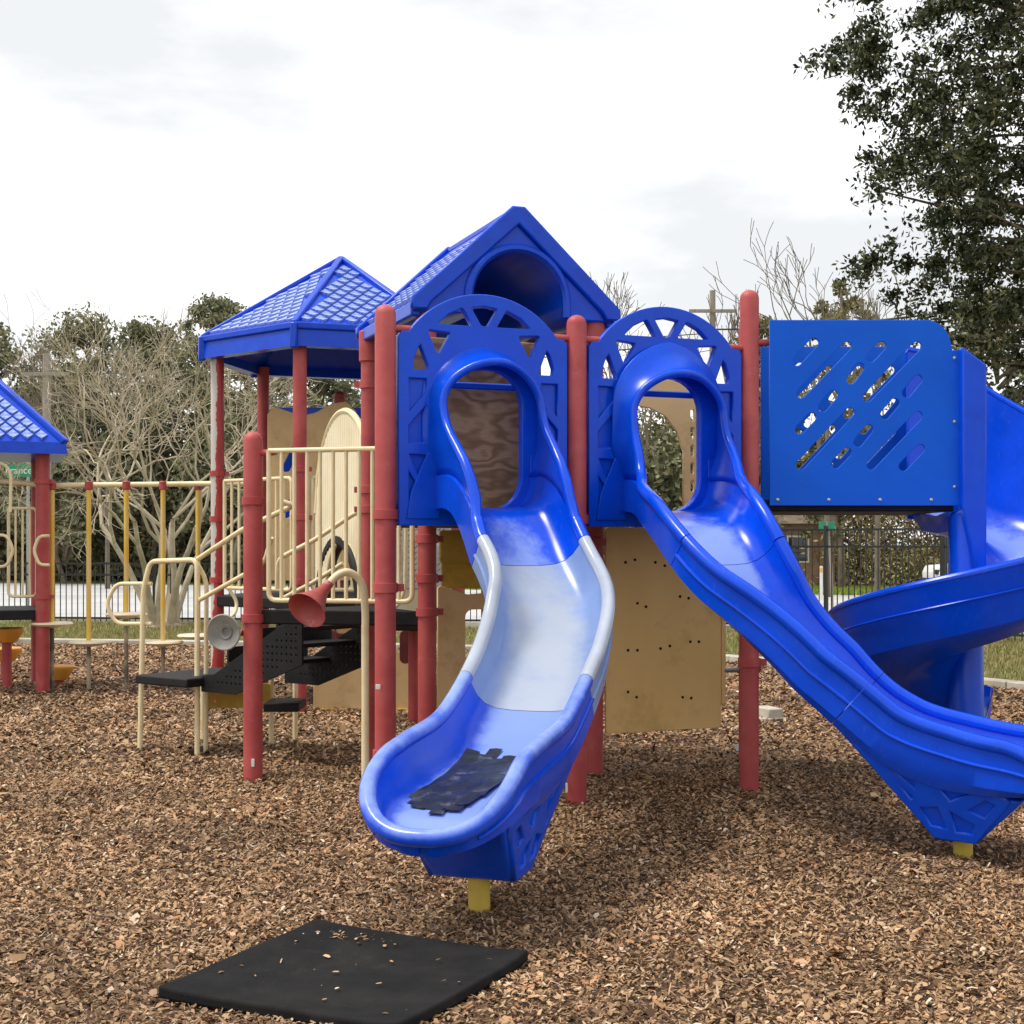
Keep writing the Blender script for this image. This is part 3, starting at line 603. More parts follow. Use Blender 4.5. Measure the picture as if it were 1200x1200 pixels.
def build_slide(name, ctrl, pa, pb, mats, label, foot_s):
    s = Slide(ctrl, None); c = (pa + pb) / 2; o = thing(name, (s.pos(foot_s).x, s.pos(foot_s).y, 0), label, 'slide', 'twin curved slides on the play tower')
    s1, s2 = mats[0], mats[1]
    # entry panel: back plate and pocketed front plate
    wd = .545; z0, zs = 1.80, 2.96; cz, ro = 2.62, .59
    a0 = math.degrees(math.asin((zs - cz) / ro)); ar = [(ro * math.cos(R(a)), cz + ro * math.sin(R(a))) for a in np.linspace(a0, 180 - a0, 25)]
    outl = [(-wd, z0), (wd, z0), (wd, zs - .03), (wd - .02, zs)] + ar + [(-wd + .02, zs), (-wd, zs - .03)]
    holes = [rrect(-.25, 1.885, .25, 2.76, .22, 7)]
    for poly in (((-.305, 3.012), (-.30, 3.03), (-.24, 3.085), (-.15, 3.128), (-.135, 3.122), (-.075, 3.025), (-.082, 3.012)), ((-.37, 2.972), (-.355, 2.985), (-.225, 2.975), (-.218, 2.955), (-.285, 2.84), (-.312, 2.832))):
        for fl in (1, -1): holes.append([(fl * x_, z_) for x_, z_ in poly])
    holes.append([(-.085, 3.135), (0, 3.148), (.085, 3.135), (.088, 3.12), (.028, 3.02), (0, 3.012), (-.028, 3.02), (-.088, 3.12)])
    for fl in (1, -1): holes.append([(fl * x_, z_) for x_, z_ in ((-.435, 2.87), (-.41, 2.90), (-.355, 2.76), (-.355, 2.73), (-.46, 2.73), (-.466, 2.78))])
    pk = []
    for sx in (-1, 1):
        for poly in ([(-.49, 2.69), (-.37, 2.69), (-.37, 2.60), (-.49, 2.46)], [(-.49, 2.40), (-.37, 2.54), (-.37, 2.29), (-.49, 2.29)], [(-.49, 2.23), (-.37, 2.23), (-.37, 2.02), (-.39, 2.0)], [(-.49, 2.14), (-.37, 1.96), (-.37, 1.885), (-.49, 1.885)]):
            pk.append([(sx * x, z) for x, z in poly][::sx * -1])
    Mp = frame2((c.x, c.y, 0), D)
    bp = plate('entry_panel', outl, holes, .035, .006, M_blue, o, Mp @ Matrix.Translation((0, 0, -.018)))
    plate('panel_relief', outl, holes + pk, .028, .007, M_blue, bp, Mp @ Matrix.Translation((0, 0, .0145)))
    MB().tube([Mp @ Vector((-.29, 2.66, -.055)), Mp @ Vector((.29, 2.66, -.055))], .022, 10).build('sit_down_bar', M_blue, o)
    # raised wedge beside the chute
    for sx in (-1, 1):
        plate('side_gusset', [(sx * .30, 1.84), (sx * .30, 2.23), (sx * .37, 2.23), (sx * .47, 2.0), (sx * .50, 1.84)][::sx], [], .012, .004, M_blue, bp, Mp @ Matrix.Translation((0, 0, .034)))
    # hood
    Mj, n = 40, 10; hb = MB(); V = []
    def hp(j, sv):
        x, h, q = hood_curve(j, Mj); e = 1 + .30 * math.exp(-max(sv, 0) / .085) * min(1, q * 5) + .05 * min(1, q * 4); up = 1 + .22 * math.exp(-max(sv, 0) / .10) * q
        fr = min(1, max(0, sv) / .2) * min(1, q * 1.6); fr = fr * fr * (3 - 2 * fr)
        return s.wp(max(sv, .0), x * e * (1 - .06 * fr * q), .2 + (h - .2) * up - .085 * fr * min(1, q * 1.3))
    for j in range(Mj + 1):
        q = hood_curve(j, Mj)[2]; e = srim(q)
        for i in range(n + 1): V.append(hp(j, e * (i / n) ** 1.4 + .012 * (1 - i / n)))
    hb.add(V, [(j * (n + 1) + i, j * (n + 1) + i + 1, (j + 1) * (n + 1) + i + 1, (j + 1) * (n + 1) + i) for j in range(Mj) for i in range(n)])
    ho = hb.build('hood', M_blue, o); so_ = ho.modifiers.new('solid', 'SOLIDIFY'); so_.thickness = .022; so_.offset = 0
    # chute lengths
    t1, t2 = mats[2], mats[3]
    g = .0025; N1 = 60
    top = s.body(.03, t1 - g, 26, False).build('upper_chute', M_slide, o); mid = s.body(t1 + g, t2 - g, 34, False).build('middle_chute', s1, o); low = s.body(t2 + g, s.L, 40, True).build('lower_chute', s2, o)
    tl = [t1 - g - (t1 - g - srim(0)) * i / 6 for i in range(7)]
    path = s.rail(tl, -1) + [hp(j, srim(hood_curve(j, Mj)[2])) for j in range(1, Mj)] + s.rail(tl[::-1], 1)
    MB().tube(path, [RIM - .013 * math.sin(math.pi * min(1, max(0, (i - 5) / (len(path) - 11)))) ** .5 for i in range(len(path))], 12).worn(.1).build('rim', M_slide, top)
    tm_ = [t1 + g + (t2 - t1 - 2 * g) * i / 24 for i in range(25)]
    for sd_ in (-1, 1): MB().tube(s.rail(tm_, sd_), RIM, 12).worn(.12).build('rim', M_rimpale if s1 is M_faded else M_slide, mid)
    te = [t2 + g + (s.L - s.RE - t2) * i / 24 for i in range(25)] + [s.L - s.RE + s.RE * math.sin(math.pi / 2 * i / 14) for i in range(1, 15)]
    lp = s.rail(te, -1); rp = s.rail(te, 1)
    MB().tube(lp + [(lp[-1] + rp[-1]) / 2] + rp[::-1], RIM, 12)._top_worn(.66 if s1 is M_faded else .1).build('rim', M_rimworn if s1 is M_faded else M_slide, low)
    for tt_, par_, mm_ in ((tm_, mid, s1), (te[:-6], low, s2)):
        for sd_ in (-1, 1): MB().tube([s.wp(t, sd_ * (s.HW * s.k(t) + .031), .085 * s.hs(t)) for t in tt_], .011, 8).build('side_ridge', mm_, par_)
    # foot skirt: tapers down to the foot, ribbed sides
    ta, tb = foot_s - .62, min(foot_s + .50, s.L - .36); pf, Tf, Nf, Uf = s.frame(foot_s); Th = Vector((Tf.x, Tf.y, 0)).normalized()
    zb = .185 if s1 is M_faded else .15; top_ = []; bot = []
    for t in (ta, tb):
        for sd_ in (-1, 1): top_.append(s.wp(t, sd_ * (.285 if t == ta else .235), -.07))
    for dt in (-.10, .10):
        for sd_ in (-1, 1): q = pf + Th * dt + Nf * sd_ * .19; bot.append(Vector((q.x, q.y, zb)))
    mids = []
    for t in np.linspace(ta, tb, 7)[1:-1]:
        for sd_ in (-1, 1): mids.append(s.wp(t, sd_ * (.285 - .05 * (t - ta) / (tb - ta)), -.07))
    sk = MB(); vs = [top_[0], top_[1]] + mids + [top_[2], top_[3]] + bot; nt_ = 7
    # left side indices even, right odd
    fs = [tuple([2 * i for i in range(nt_)] + [16, 14]), tuple([2 * i + 1 for i in range(nt_)][::-1] + [15, 17]), (0, 14, 15, 1), (12, 13, 17, 16), (14, 16, 17, 15)] + [(2 * i, 2 * i + 1, 2 * i + 3, 2 * i + 2) for i in range(nt_ - 1)]
    sk.add(vs, fs); sko = bevel(sk.build('foot_skirt', M_blue, o, angle=20), .02, 3)
    for sd_ in (0, 1):
        A, B, C, E = vs[sd_], vs[12 + sd_], vs[14 + sd_], vs[16 + sd_]; ctr = (A + B + C + E) / 4
        xa = (B - A).normalized(); nn_ = xa.cross(((C + E) / 2 - (A + B) / 2)).normalized()
        if nn_.dot(Nf) * (1 if sd_ else -1) < 0: nn_ = -nn_
        ya_ = nn_.cross(xa).normalized(); Mx = Matrix((xa, ya_, nn_)).transposed().to_4x4(); Mx.translation = ctr + nn_ * (max((p - ctr).dot(nn_) for p in (A, B, C, E)) - .012)
        to2 = lambda p: ((p - ctr).dot(xa), (p - ctr).dot(ya_))
        g2 = [Vector(to2(p)).to_3d() for p in (A, B, E, C)]
        def blend(u_, v_): return (g2[0] * (1 - u_) + g2[1] * u_) * (1 - v_) + (g2[3] * (1 - u_) + g2[2] * u_) * v_
        poly = [blend(u_, v_) for u_, v_ in ((.06, .10), (.94, .10), (.93, .95), (.07, .95))]
        tri = [[(.12, .16), (.40, .16), (.30, .44)], [(.46, .16), (.76, .16), (.58, .42)], [(.82, .16), (.9, .18), (.88, .5), (.68, .48)], [(.14, .30), (.27, .52), (.16, .58)], [(.20, .62), (.46, .52), (.46, .86), (.16, .84)], [(.54, .52), (.82, .62), (.84, .84), (.54, .86)]]
        plate('skirt_rib', [(p.x, p.y) for p in poly], [[(blend(a, b).x, blend(a, b).y) for a, b in t] for t in tri], .06, .010, M_blue, sko, Mx)
    MB().lathe([(.05, -.1), (.05, zb + .03)], (pf.x, pf.y, 0), n=16).build('foot', M_foot, o)
    return s, o
def local(c, s_, t_, z): q = c + NN * s_ + D * t_; return Vector((q.x, q.y, z))
c1 = (P1 + P2) / 2; c2 = (P2 + P3) / 2
BEDZ = 1.90
C1 = [local(c1, *q) for q in ((-.02, 0, 1.9), (.3, .01, 1.87), (.608, .029, 1.575), (.989, .021, 1.255), (1.366, -.163, .974), (1.816, -.519, .673), (2.25, -.866, .592), (2.55, -1.105, .535), (2.74, -1.243, .43))]
C2 = [local(c2, *q) for q in ((-.02, 0, 1.9), (.3, -.01, 1.87), (.804, -.17, 1.748), (1.224, -.141, 1.366), (1.561, .11, .953), (1.825, .389, .637), (2.095, .663, .513), (2.386, .897, .465), (2.69, 1.087, .47))]
sl1, so1 = build_slide('wave_slide', C1, P1, P2, (M_faded, M_slide, .78, 2.03), 'curved blue slide with a bleached middle length and black tape patch near its lip', 2.86)
sl2, so2 = build_slide('wave_slide', C2, P2, P3, (M_slide, M_slide, 1.17, 2.28), 'all blue curved slide between the taped slide and the slotted panel', 2.95)
# tape patch on the lower chute
tp_ = thing('tape_patch', tuple(sl1.pos(2.9)), 'jagged patch of black tape stuck across the bleached slide bed', 'tape')
def bed(t, x):
    I = sl1.inner(t); return sl1.wp(t, x, float(np.interp(x, [a for a, b in I], [b for a, b in I])))
random.seed(5)
for k in range(9):
    off = -.175 + k * .034; ta = 2.36 + .11 * random.random() + .01 * k; tb = 3.18 + .16 * min(1, k / 4) - .10 * max(0, k - 6) + .10 * (random.random() - .5); mb = MB(); n = 16; V = []; wdt = .066
    for i in range(n + 1):
        for e in (-.5, 0, .5):
            t = ta + (tb - ta) * i / n; x_ = max(-.24, min(.24, off + e * wdt + .02 * math.sin(3 * i / n + k))); p, T, Nh, U = sl1.frame(t)
            V.append(bed(t, x_) + U * (.004 + .0014 * k + .003 * math.sin(11 * t + k * 2 + 4 * e) + .002 * math.sin(31 * t + k)))
    mb.add(V, [(i * 3 + j, i * 3 + j + 1, (i + 1) * 3 + j + 1, (i + 1) * 3 + j) for i in range(n) for j in range(2)]); mb.build('tape_strip', M_tape, tp_)
# ------------------------------------------------------------------ spiral slide
spC = Vector((3.03, 9.40, 0)); sp = thing('spiral_slide', tuple(spC), 'blue spiral slide winding round its column beyond the slotted panel', 'slide')
def helix():
    n = 84; mb = MB(); V = []; wear = []; rim = []; ridge = []
    for i in range(n + 1):
        f = i / n; th = R(100 - 400 * f); turn = 400 * f
        z = 1.88 - .10 * min(1, turn / 40) - (1.88 - .10 - .42) * max(0, turn - 25) / 375
        if turn > 340: z = max(z, .42)
        ho = 1.22 - .84 * min(1, max(0, (turn - 10) / 140)) ; 
        if turn > 330: ho *= 1 - .5 * (turn - 330) / 70
        prof = [(.10, .16), (.17, .10), (.26, .03), (.42, 0), (.60, .02), (.74, .10), (.82, .24), (.86, ho)]
        outer = [(.90, ho), (.865, .22), (.80, .02), (.64, -.10), (.42, -.12), (.24, -.11), (.10, -.10)]
        ring = prof + outer
        d = Vector((math.cos(th), math.sin(th), 0))
        V += [spC + d * r_ + Vector((0, 0, z + h)) for r_, h in ring]; wear += [.1, .1, .4, .75, .8, .5, .2, .1] + [0] * len(outer)
        rim.append(spC + d * .88 + Vector((0, 0, z + ho))); ridge.append(spC + d * .877 + Vector((0, 0, z + .22)))
    m = len(ring)
    mb.add(V, [(i * m + j, i * m + (j + 1) % m, (i + 1) * m + (j + 1) % m, (i + 1) * m + j) for i in range(n) for j in range(m)] + [tuple(range(m))[::-1], tuple(range(n * m, (n + 1) * m))])
    mb.at = wear; c = mb.build('spiral_chute', M_slide, sp); MB().tube(rim, .026, 10).build('rim', M_slide, c); MB().tube(ridge, .008, 6).build('wall_ridge', M_blue, c)
helix()
MB().lathe([(.115, -.1), (.115, 1.86), (.09, 1.9)], tuple(spC), n=28).build('column', M_blue, sp)
mb = MB(); x0, x1 = (1126 - 600) / F * 9.25, (1155 - 600) / F * 9.25
mb.add([(x0, 9.22, 1.93), (x1, 9.22, 1.2), (x1, 9.22, 2.86), (x0, 9.22, 2.98), (x0, 9.30, 1.93), (x1, 9.30, 1.2), (x1, 9.30, 2.86), (x0, 9.30, 2.98)], [(0, 1, 2, 3), (7, 6, 5, 4), (0, 4, 5, 1), (1, 5, 6, 2), (2, 6, 7, 3), (3, 7, 4, 0)])
bevel(mb.build('entry_flange', M_blue, sp), .015, 3)
bevel(MB().box(((x0 + x1) / 2 + .02, 10.52, 2.42), (.2, .08, 1.1)).build('entry_flange', M_blue, sp), .015, 3)
# ------------------------------------------------------------------ horn and cup of the talk tubes
hn = thing('talk_horn', (px(428, 920, 9.5).x, 9.5, 0), 'scuffed red horn on a cream gooseneck pipe beside the tower', 'talk tube')
pts = [px(428, 945, 9.5), px(428, 760, 9.5), px(428, 715, 9.5), px(424, 684, 9.48), px(410, 671, 9.45), px(396, 674, 9.42), px(383, 687, 9.38)]
MB().tube(catmull(pts, 6), .026, 12).build('gooseneck', M_cream, hn)
hd = (px(352, 724, 9.12) - px(384, 686, 9.38)).normalized(); Mz = hd.to_track_quat('Z', 'Y').to_matrix()
MB().lathe([(.03, -.03), (.034, .02), (.045, .08), (.075, .16), (.115, .24), (.135, .27), (.137, .28), (.127, .275), (.105, .24), (.06, .16), (.03, .10), (.004, .08)], px(384, 686, 9.38), Mz, 26).build('horn', M_hornred, hn)
pc_ = px(262, 741, 9.86); cup = thing('talk_cup', tuple(pc_), 'grey weathered speaking cup fixed beside the lone red post', 'talk tube')
Mz = Vector((-.25, -.95, -.05)).to_track_quat('Z', 'Y').to_matrix()
MB().lathe([(.05, -.09), (.06, -.06), (.125, -.01), (.13, .0), (.122, .006), (.085, -.018), (.055, -.03), (.05, -.022), (.03, -.03), (.022, -.045), (.001, -.05)], pc_, Mz, 28).build('cup', M_greycup, cup)
MB().tube([px(284, 742, 9.93), px(268, 742, 9.95), px(262, 741, 9.92)], .022, 10).build('bracket', M_red, cup)
# ------------------------------------------------------------------ transfer stair
stc = Vector((-1.46, 10.40, 0)); e_ = Vector((-.80, .60, 0)); f_ = Vector((.60, .80, 0))
stair = thing('transfer_stair', tuple(stc + e_ * .8), 'black stair with cream handrails leading down from the lower deck to a low step', 'stairs')
for k in range(3):
    q = stc + e_ * (.16 + .27 * k); z = 1.06 - .15 * k
    bevel(MB().bar(q - f_ * .10 + Vector((0, 0, z)), q + f_ * .75 + Vector((0, 0, z)), .29, .035).build('tread', M_black, stair), .008)
    MB().bar(q + e_ * .13 - f_ * .10 + Vector((0, 0, z + .07)), q + e_ * .13 + f_ * .75 + Vector((0, 0, z + .07)), .02, .13).build('riser', M_black, stair) if k >= 0 else None
for sd_ in (-.12, .77):
    vs = [(0, 1.20), (0, .80), (.72, .54), (1.10, .54), (1.10, .66), (.95, .68)]
    hol = [[(x_ + .012 * math.cos(R(60 * q)), z_ + .012 * math.sin(R(60 * q))) for q in range(6)] for x_ in np.arange(.06, .92, .05) for z_ in np.arange(.62, 1.12, .05) if .80 - .36 * x_ + .05 < z_ < 1.20 - .55 * x_ - .07]
    plate('stringer', vs, hol, .02, .002, M_black, stair, frame2(stc + f_ * sd_, e_))
pl = stc + e_ * 1.38
bevel(MB().bar(pl - f_ * .30 + Vector((0, 0, .615)), pl + f_ * .55 + Vector((0, 0, .615)), .62, .07).build('transfer_platform', M_black, stair), .012)
bevel(MB().box(px(334, 826, 11.3), (.28, .4, .07)).build('low_step', M_black, stair), .01)
yb = px(280, 816, 11.4); plate('yellow_riser_board', rrect(-.25, -.09, .25, .1, .02), [rrect(-.2, -.05, -.17, -.02, .01), rrect(.17, -.05, .2, -.02, .01)], .02, .003, M_yboard, stair, frame2(yb, (1, .1, 0)))
def ptube(pts, r, par, name='handrail', m=M_cream, fr=.07, n=10):
    return MB().tube(fillet([px(*p) for p in pts], fr), r, n).build(name, m, par)
ptube([(164, 884, 11.4), (168, 690, 11.4), (176, 658, 11.4), (231, 656, 11.1), (231, 893, 11.05)], .021, stair)
ptube([(232, 655, 11.1), (285, 620, 10.7), (345, 592, 10.3), (331, 588, 10.3)], .020, stair)
ptube([(232, 704, 11.1), (310, 660, 10.6), (318, 630, 10.5)], .018, stair)
ptube([(178, 684, 11.4), (136, 684, 11.5), (124, 708, 11.5), (136, 731, 11.5), (178, 731, 11.4)], .017, stair, 'grab_loop')
ptube([(231, 660, 11.15), (242, 680, 11.15), (241, 882, 11.3)], .018, stair)
ptube([(268, 690, 10.9), (278, 705, 10.9), (276, 718, 10.85), (270, 724, 10.8)], .014, stair, 'grab_loop')
ptube([(325, 690, 11.3), (326, 655, 11.25), (370, 632, 11.0), (418, 600, 10.85), (432, 598, 10.76)], .019, stair)
ptube([(326, 704, 11.3), (368, 682, 11.05), (402, 660, 10.9)], .017, stair)
for u, v, Y in ((318, 872, 11.6), (346, 862, 11.9), (238, 868, 12.0)): MB().tube([px(u, v, Y) - Vector((0, 0, .1)), Vector((px(u, v, Y).x, Y, .60))], .022, 10).build('leg', M_cream, stair)

# ------------------------------------------------------------------ hexagonal tower
hx = thing('hexagon_play_tower', (-1.82, 15.0, 0), 'red post play tower under a blue six sided tiled roof', 'play structure')
HC = Vector((-1.82, 15.0, 0)); HR, HA, HE, HT = 1.46, -101, 3.60, 4.72
cor = [HC + Vector((math.cos(R(HA + 60 * k)), math.sin(R(HA + 60 * k)), 0)) * HR for k in range(6)]
rb = MB(); up = Vector((0, 0, 1)); V = [HC + up * HT] + [c + up * (HE + .22) for c in cor] + [HC.lerp(c, 1.02) + up * HE for c in cor] + [HC.lerp(c, .92) + up * HE for c in cor] + [HC.lerp(c, .92) + up * (HE + .10) for c in cor] + [HC + up * (HT - .25)]
fs = []
for k in range(6):
    j = (k + 1) % 6; fs += [(0, 1 + k, 1 + j), (1 + k, 7 + k, 7 + j, 1 + j), (7 + k, 13 + k, 13 + j, 7 + j), (13 + k, 19 + k, 19 + j, 13 + j), (25, 19 + j, 19 + k)]
rb.add(V, fs); hroof = rb.build('hexagon_roof', M_roof, hx, angle=15)
tm2 = tile_mesh(.132, .172)
for k in range(6):
    a, b = cor[k] + up * (HE + .22), cor[(k + 1) % 6] + up * (HE + .22); mid_ = (a + b) / 2; yd = (HC + up * HT - mid_); ln = yd.length; yd = yd.normalized(); xd = (b - a).normalized(); wd_ = (b - a).length
    tile_face(mid_, xd, yd, lambda y: wd_ * (1 - y / ln) - .0, ln, .15, .20, hroof, tm2) if k in (4, 5, 0, 1) else None
    bevel(MB().bar(a.lerp(cor[k] + up * (HE + .22), 1) + up * .005, HC + up * (HT + .02), .07, .05).build('hip_rib', M_roof, hroof), .015)
    bevel(MB().bar(cor[k] + up * (HE + .20), cor[(k + 1) % 6] + up * (HE + .20), .06, .07).build('eave_lip', M_roof, hroof), .015)
    bevel(MB().box(cor[k] * .998 + up * (HE + .10), (.07, .07, .25), Matrix.Rotation(R(HA + 60 * k), 3, 'Z')).build('corner_cap', M_roof, hroof), .015)
hp_ = [HC + Vector((math.cos(R(HA + 60 * k)), math.sin(R(HA + 60 * k)), 0)) * 1.30 for k in range(6)]
for k, q in enumerate(hp_): post(q, 3.68, hx, r=.068, m=M_redworn if k == 5 else M_red, clamps=(2.42, 1.95, 1.32) if k in (0, 5) else (2.9,), cap=False, face=Vector((1, 0, 0)))
post(px(398, 600, 15.9) * Vector((1, 1, 0)) if False else Vector((px(398, 600, 15.9).x, 15.9, 0)), 3.42, hx, r=.068)
deck('hexagon_deck', [HC.lerp(q, 1.04) for q in hp_], 1.16, .11, hx)
zv = Vector((0, 0, 1))
def hbar(i, j, z0, z1, n, ins=.12):
    a, b = hp_[i], hp_[j]; d = (b - a).normalized(); barrier(a + d * ins, b - d * ins, z0, z1, n, hx, .020, .0145)
hbar(5, 0, 1.24, 2.34, 8); hbar(0, 1, 1.24, 2.34, 7)
# tan panel with slots on the far side, blue edge behind
fa = Vector((px(314, 600, 15.3).x, 15.3, 0)); to_ = [(0, 1.3), (.95, 1.3), (.95, 3.14), (.84, 3.24), (.70, 3.22), (.52, 3.12), (.36, 3.08), (.20, 3.14), (.06, 3.18), (0, 3.10)]
hs_ = [slot(.20, 2.52, .33, 2.78, .05), slot(.62, 2.60, .75, 2.86, .05), slot(.20, 2.02, .33, 2.28, .05), slot(.62, 2.12, .75, 2.38, .05)]
plate('slotted_tan_panel', to_, hs_, .025, .004, M_tan2, hx, frame2(fa, (1, .05, 0)))
plate('blue_back_panel', rrect(-.02, 1.3, 1.9, 3.22, .05), [rrect(1.0, 1.6, 1.75, 3.0, .2)], .03, .004, M_blue, hx, frame2(fa + Vector((.02, .5, 0)), (1, .02, 0)))
ga = Vector((px(368, 800, 13.9).x, 13.9, 0)); plate('ground_panel', rrect(0, .03, 1.02, .62, .03), [], .03, .005, M_tan2, hx, frame2(ga, (1, .06, 0)))
bevel(MB().box(ga + Vector((.51, .005, .045)), (1.02, .05, .05)).build('panel_foot_strip', M_yellow, hx), .01)
plate('upper_ground_panel', rrect(0, .80, 1.02, 1.05, .03), [], .03, .005, M_tan2, hx, frame2(ga + Vector((.2, .2, 0)), (1, .06, 0)))
for u in (388, 475):
    q = px(u, 758, 13.8); M_ = frame2(q, (1, 0, 0)); plate('red_bar', slot(0, -.11, 0, .11, .05), [], .03, .006, mat('dark_red_plastic', s2l(96, 34, 38), s2l(108, 42, 44), rough=.5) if 'dark_red_plastic' not in bpy.data.materials else bpy.data.materials['dark_red_plastic'], hx, M_)
# grey grated ramp and cream side rail between the towers
plate('grated_ramp', rrect(0, 0, .5, .62, .02), [slot(.04 + .035 * i, .05 + .055 * j, .055 + .035 * i, .07 + .055 * j, .006, 2) for i in range(12) for j in range(10)], .02, .002, M_greycup, hx, frame2(px(462, 690, 12.6), (1, 0, 0), (0, .35, 1)))
ptube([(476, 600, 12.4), (475, 690, 12.4), (466, 712, 12.4), (440, 716, 12.4)], .019, hx, 'side_rail')
plate('cream_side_board', rrect(0, 1.0, .62, 1.72, .04), [], .03, .005, M_creamp, hx, frame2(Vector((px(440, 700, 12.9).x, 12.9, 0)), (1, 0, 0)))
deck('ramp_deck', [Vector((-1.35, 12.3, 0)), Vector((-.60, 12.3, 0)), Vector((-.62, 13.6, 0)), Vector((-1.3, 13.6, 0))], 1.02, .09, hx)
for u in (440, 486): post(Vector((px(u, 800, 13.0).x, 13.0, 0)), 1.02, hx, r=.06, cap=False)

# ------------------------------------------------------------------ pod climber and toddler tower on the left
RZ = 2.40; pb_ = thing('pod_climber', (px(120, 800, 16).x, 16, 0), 'cream overhead rail with yellow poles carrying round pod steps', 'climber')
MB().tube(fillet([px(-60, 560, 16), px(20, 565, 16), px(50, 569, 16.05), px(235, 567, 16), px(290, 566, 15.6)], .3), .030, 12).build('overhead_rail', M_cream, pb_)
for u, vd, wdg, m in ((61, 731, 26, M_yellow), (104, 753, 24, M_yellow), (148, 720, 20, M_yellow), (191, 753, 26, M_yellow), (232, 745, 22, M_yellow)):
    q = px(u, 700, 16.0); zd = H - (vd - HZ) / F * 16
    po_ = MB().tube([(q.x, 16, zd), (q.x, 16, RZ - .03)], .028, 12).build('pole', m, pb_)
    MB().tube([(q.x, 16, -.1), (q.x, 16, zd - .03)], .024, 12).build('lower_stem', mat('stem_%d' % u, s2l(176, 160, 128), s2l(96, 90, 80), rough=.6, scale=2.5, lo=.42, hi=.55), pb_)
    MB().lathe([(.03, -.05), (.10, -.035), (.21, -.02), (.235, .0), (.22, .018), (.05, .025)], (q.x, 16, zd), n=26).build('pod_step', M_creamp, pb_)
    MB().lathe([(.035, -.04), (.045, -.03), (.045, .05), (.035, .06)], (q.x, 16, RZ - .05), n=14).build('rail_socket', M_redworn if False else M_red, pb_)
tt = thing('toddler_tower', (px(20, 800, 15.9).x, 15.9, 0), 'small red post play tower with a low blue pyramid roof beside the pod poles', 'play structure')
tp1 = Vector((px(50, 800, 15.9).x, 15.9, 0)); post(tp1, 2.72, tt, r=.076, clamps=(1.1, 2.40), cap=False)
TE1, TE2 = Vector((-.93, -.36, 0)), Vector((-.36, .93, 0))
for p_, q_ in ((1, 0), (0, 1), (1, 1)): post(tp1 + TE1 * 1.25 * p_ + TE2 * 1.25 * q_, 2.72, tt, r=.076, cap=False)
tcn = tp1 + (TE1 + TE2) * .625; V = [tcn - (TE1 * a + TE2 * -b) * .86 + Vector((0, 0, 2.83)) for a, b in ((-1, -1), (1, -1), (1, 1), (-1, 1))]; Vb = [tcn - (TE1 * a + TE2 * -b) * .88 + Vector((0, 0, 2.70)) for a, b in ((-1, -1), (1, -1), (1, 1), (-1, 1))]; ap = tcn + Vector((0, 0, 3.72))
mb = MB(); mb.add(V + Vb + [ap], [(0, 1, 8), (1, 2, 8), (2, 3, 8), (3, 0, 8), (0, 4, 5, 1), (1, 5, 6, 2), (2, 6, 7, 3), (3, 7, 4, 0), (4, 7, 6, 5)]); tr = mb.build('pyramid_roof', M_roof, tt, angle=15)
for k in range(4):
    a, b = V[k], V[(k + 1) % 4]; md = (a + b) / 2; yd = ap - md; ln = yd.length; yd.normalize(); wd_ = (b - a).length
    tile_face(md, (b - a).normalized(), yd, lambda y: wd_ * (1 - y / ln) - .02, ln, .15, .2, tr, tm2)
    bevel(MB().bar(a, ap, .09, .07).build('hip_rib', M_roof, tr), .02)
deck('toddler_deck', [tp1, tp1 + TE1 * 1.3, tp1 + (TE1 + TE2) * 1.3, tp1 + TE2 * 1.3], .95, .11, tt)
barrier(Vector((px(10, 600, 15.95).x, 15.95, 0)), Vector((px(43, 600, 15.95).x, 15.95, 0)), 1.1, 2.1, 3, tt, .018, .013)
ptube([(58, 628, 15.7), (46, 628, 15.7), (39, 645, 15.7), (46, 662, 15.7), (58, 662, 15.7)], .018, tt, 'grab_loop')
ptube([(-6, 627, 15.6), (8, 627, 15.6), (16, 645, 15.6), (8, 664, 15.6), (-6, 664, 15.6)], .018, tt, 'grab_loop')
ptube([(-10, 543, 15.6), (6, 543, 15.6), (13, 556, 15.6), (12, 600, 15.6)], .018, tt, 'arch_handle')
def stool(u, vt, vb, rpx, label):
    Y = H * F / (vb - HZ); q = px(u, vb, Y); z = H - (vt - HZ) / F * Y; r_ = rpx / F * Y
    o = thing('stool', (q.x, Y, 0), label, 'stool', 'orange mushroom stools')
    MB().lathe([(.055, -.1), (.055, z - .12)], (q.x, Y, 0), n=16).build('stem', M_red, o)
    MB().lathe([(.06, -.17), (r_ * .6, -.15), (r_ * .92, -.05), (r_, -.02), (r_, 0), (r_ * .95, .012), (.02, .016)], (q.x, Y, z), n=24).build('seat', M_orange, o)
stool(8, 737, 809, 19, 'tall orange mushroom stool in front of the toddler tower deck'); stool(6, 760, 797, 19, 'orange mushroom stool half hidden behind the tallest stool'); stool(68, 781, 806, 18, 'low orange mushroom stool behind the red post of the toddler tower')

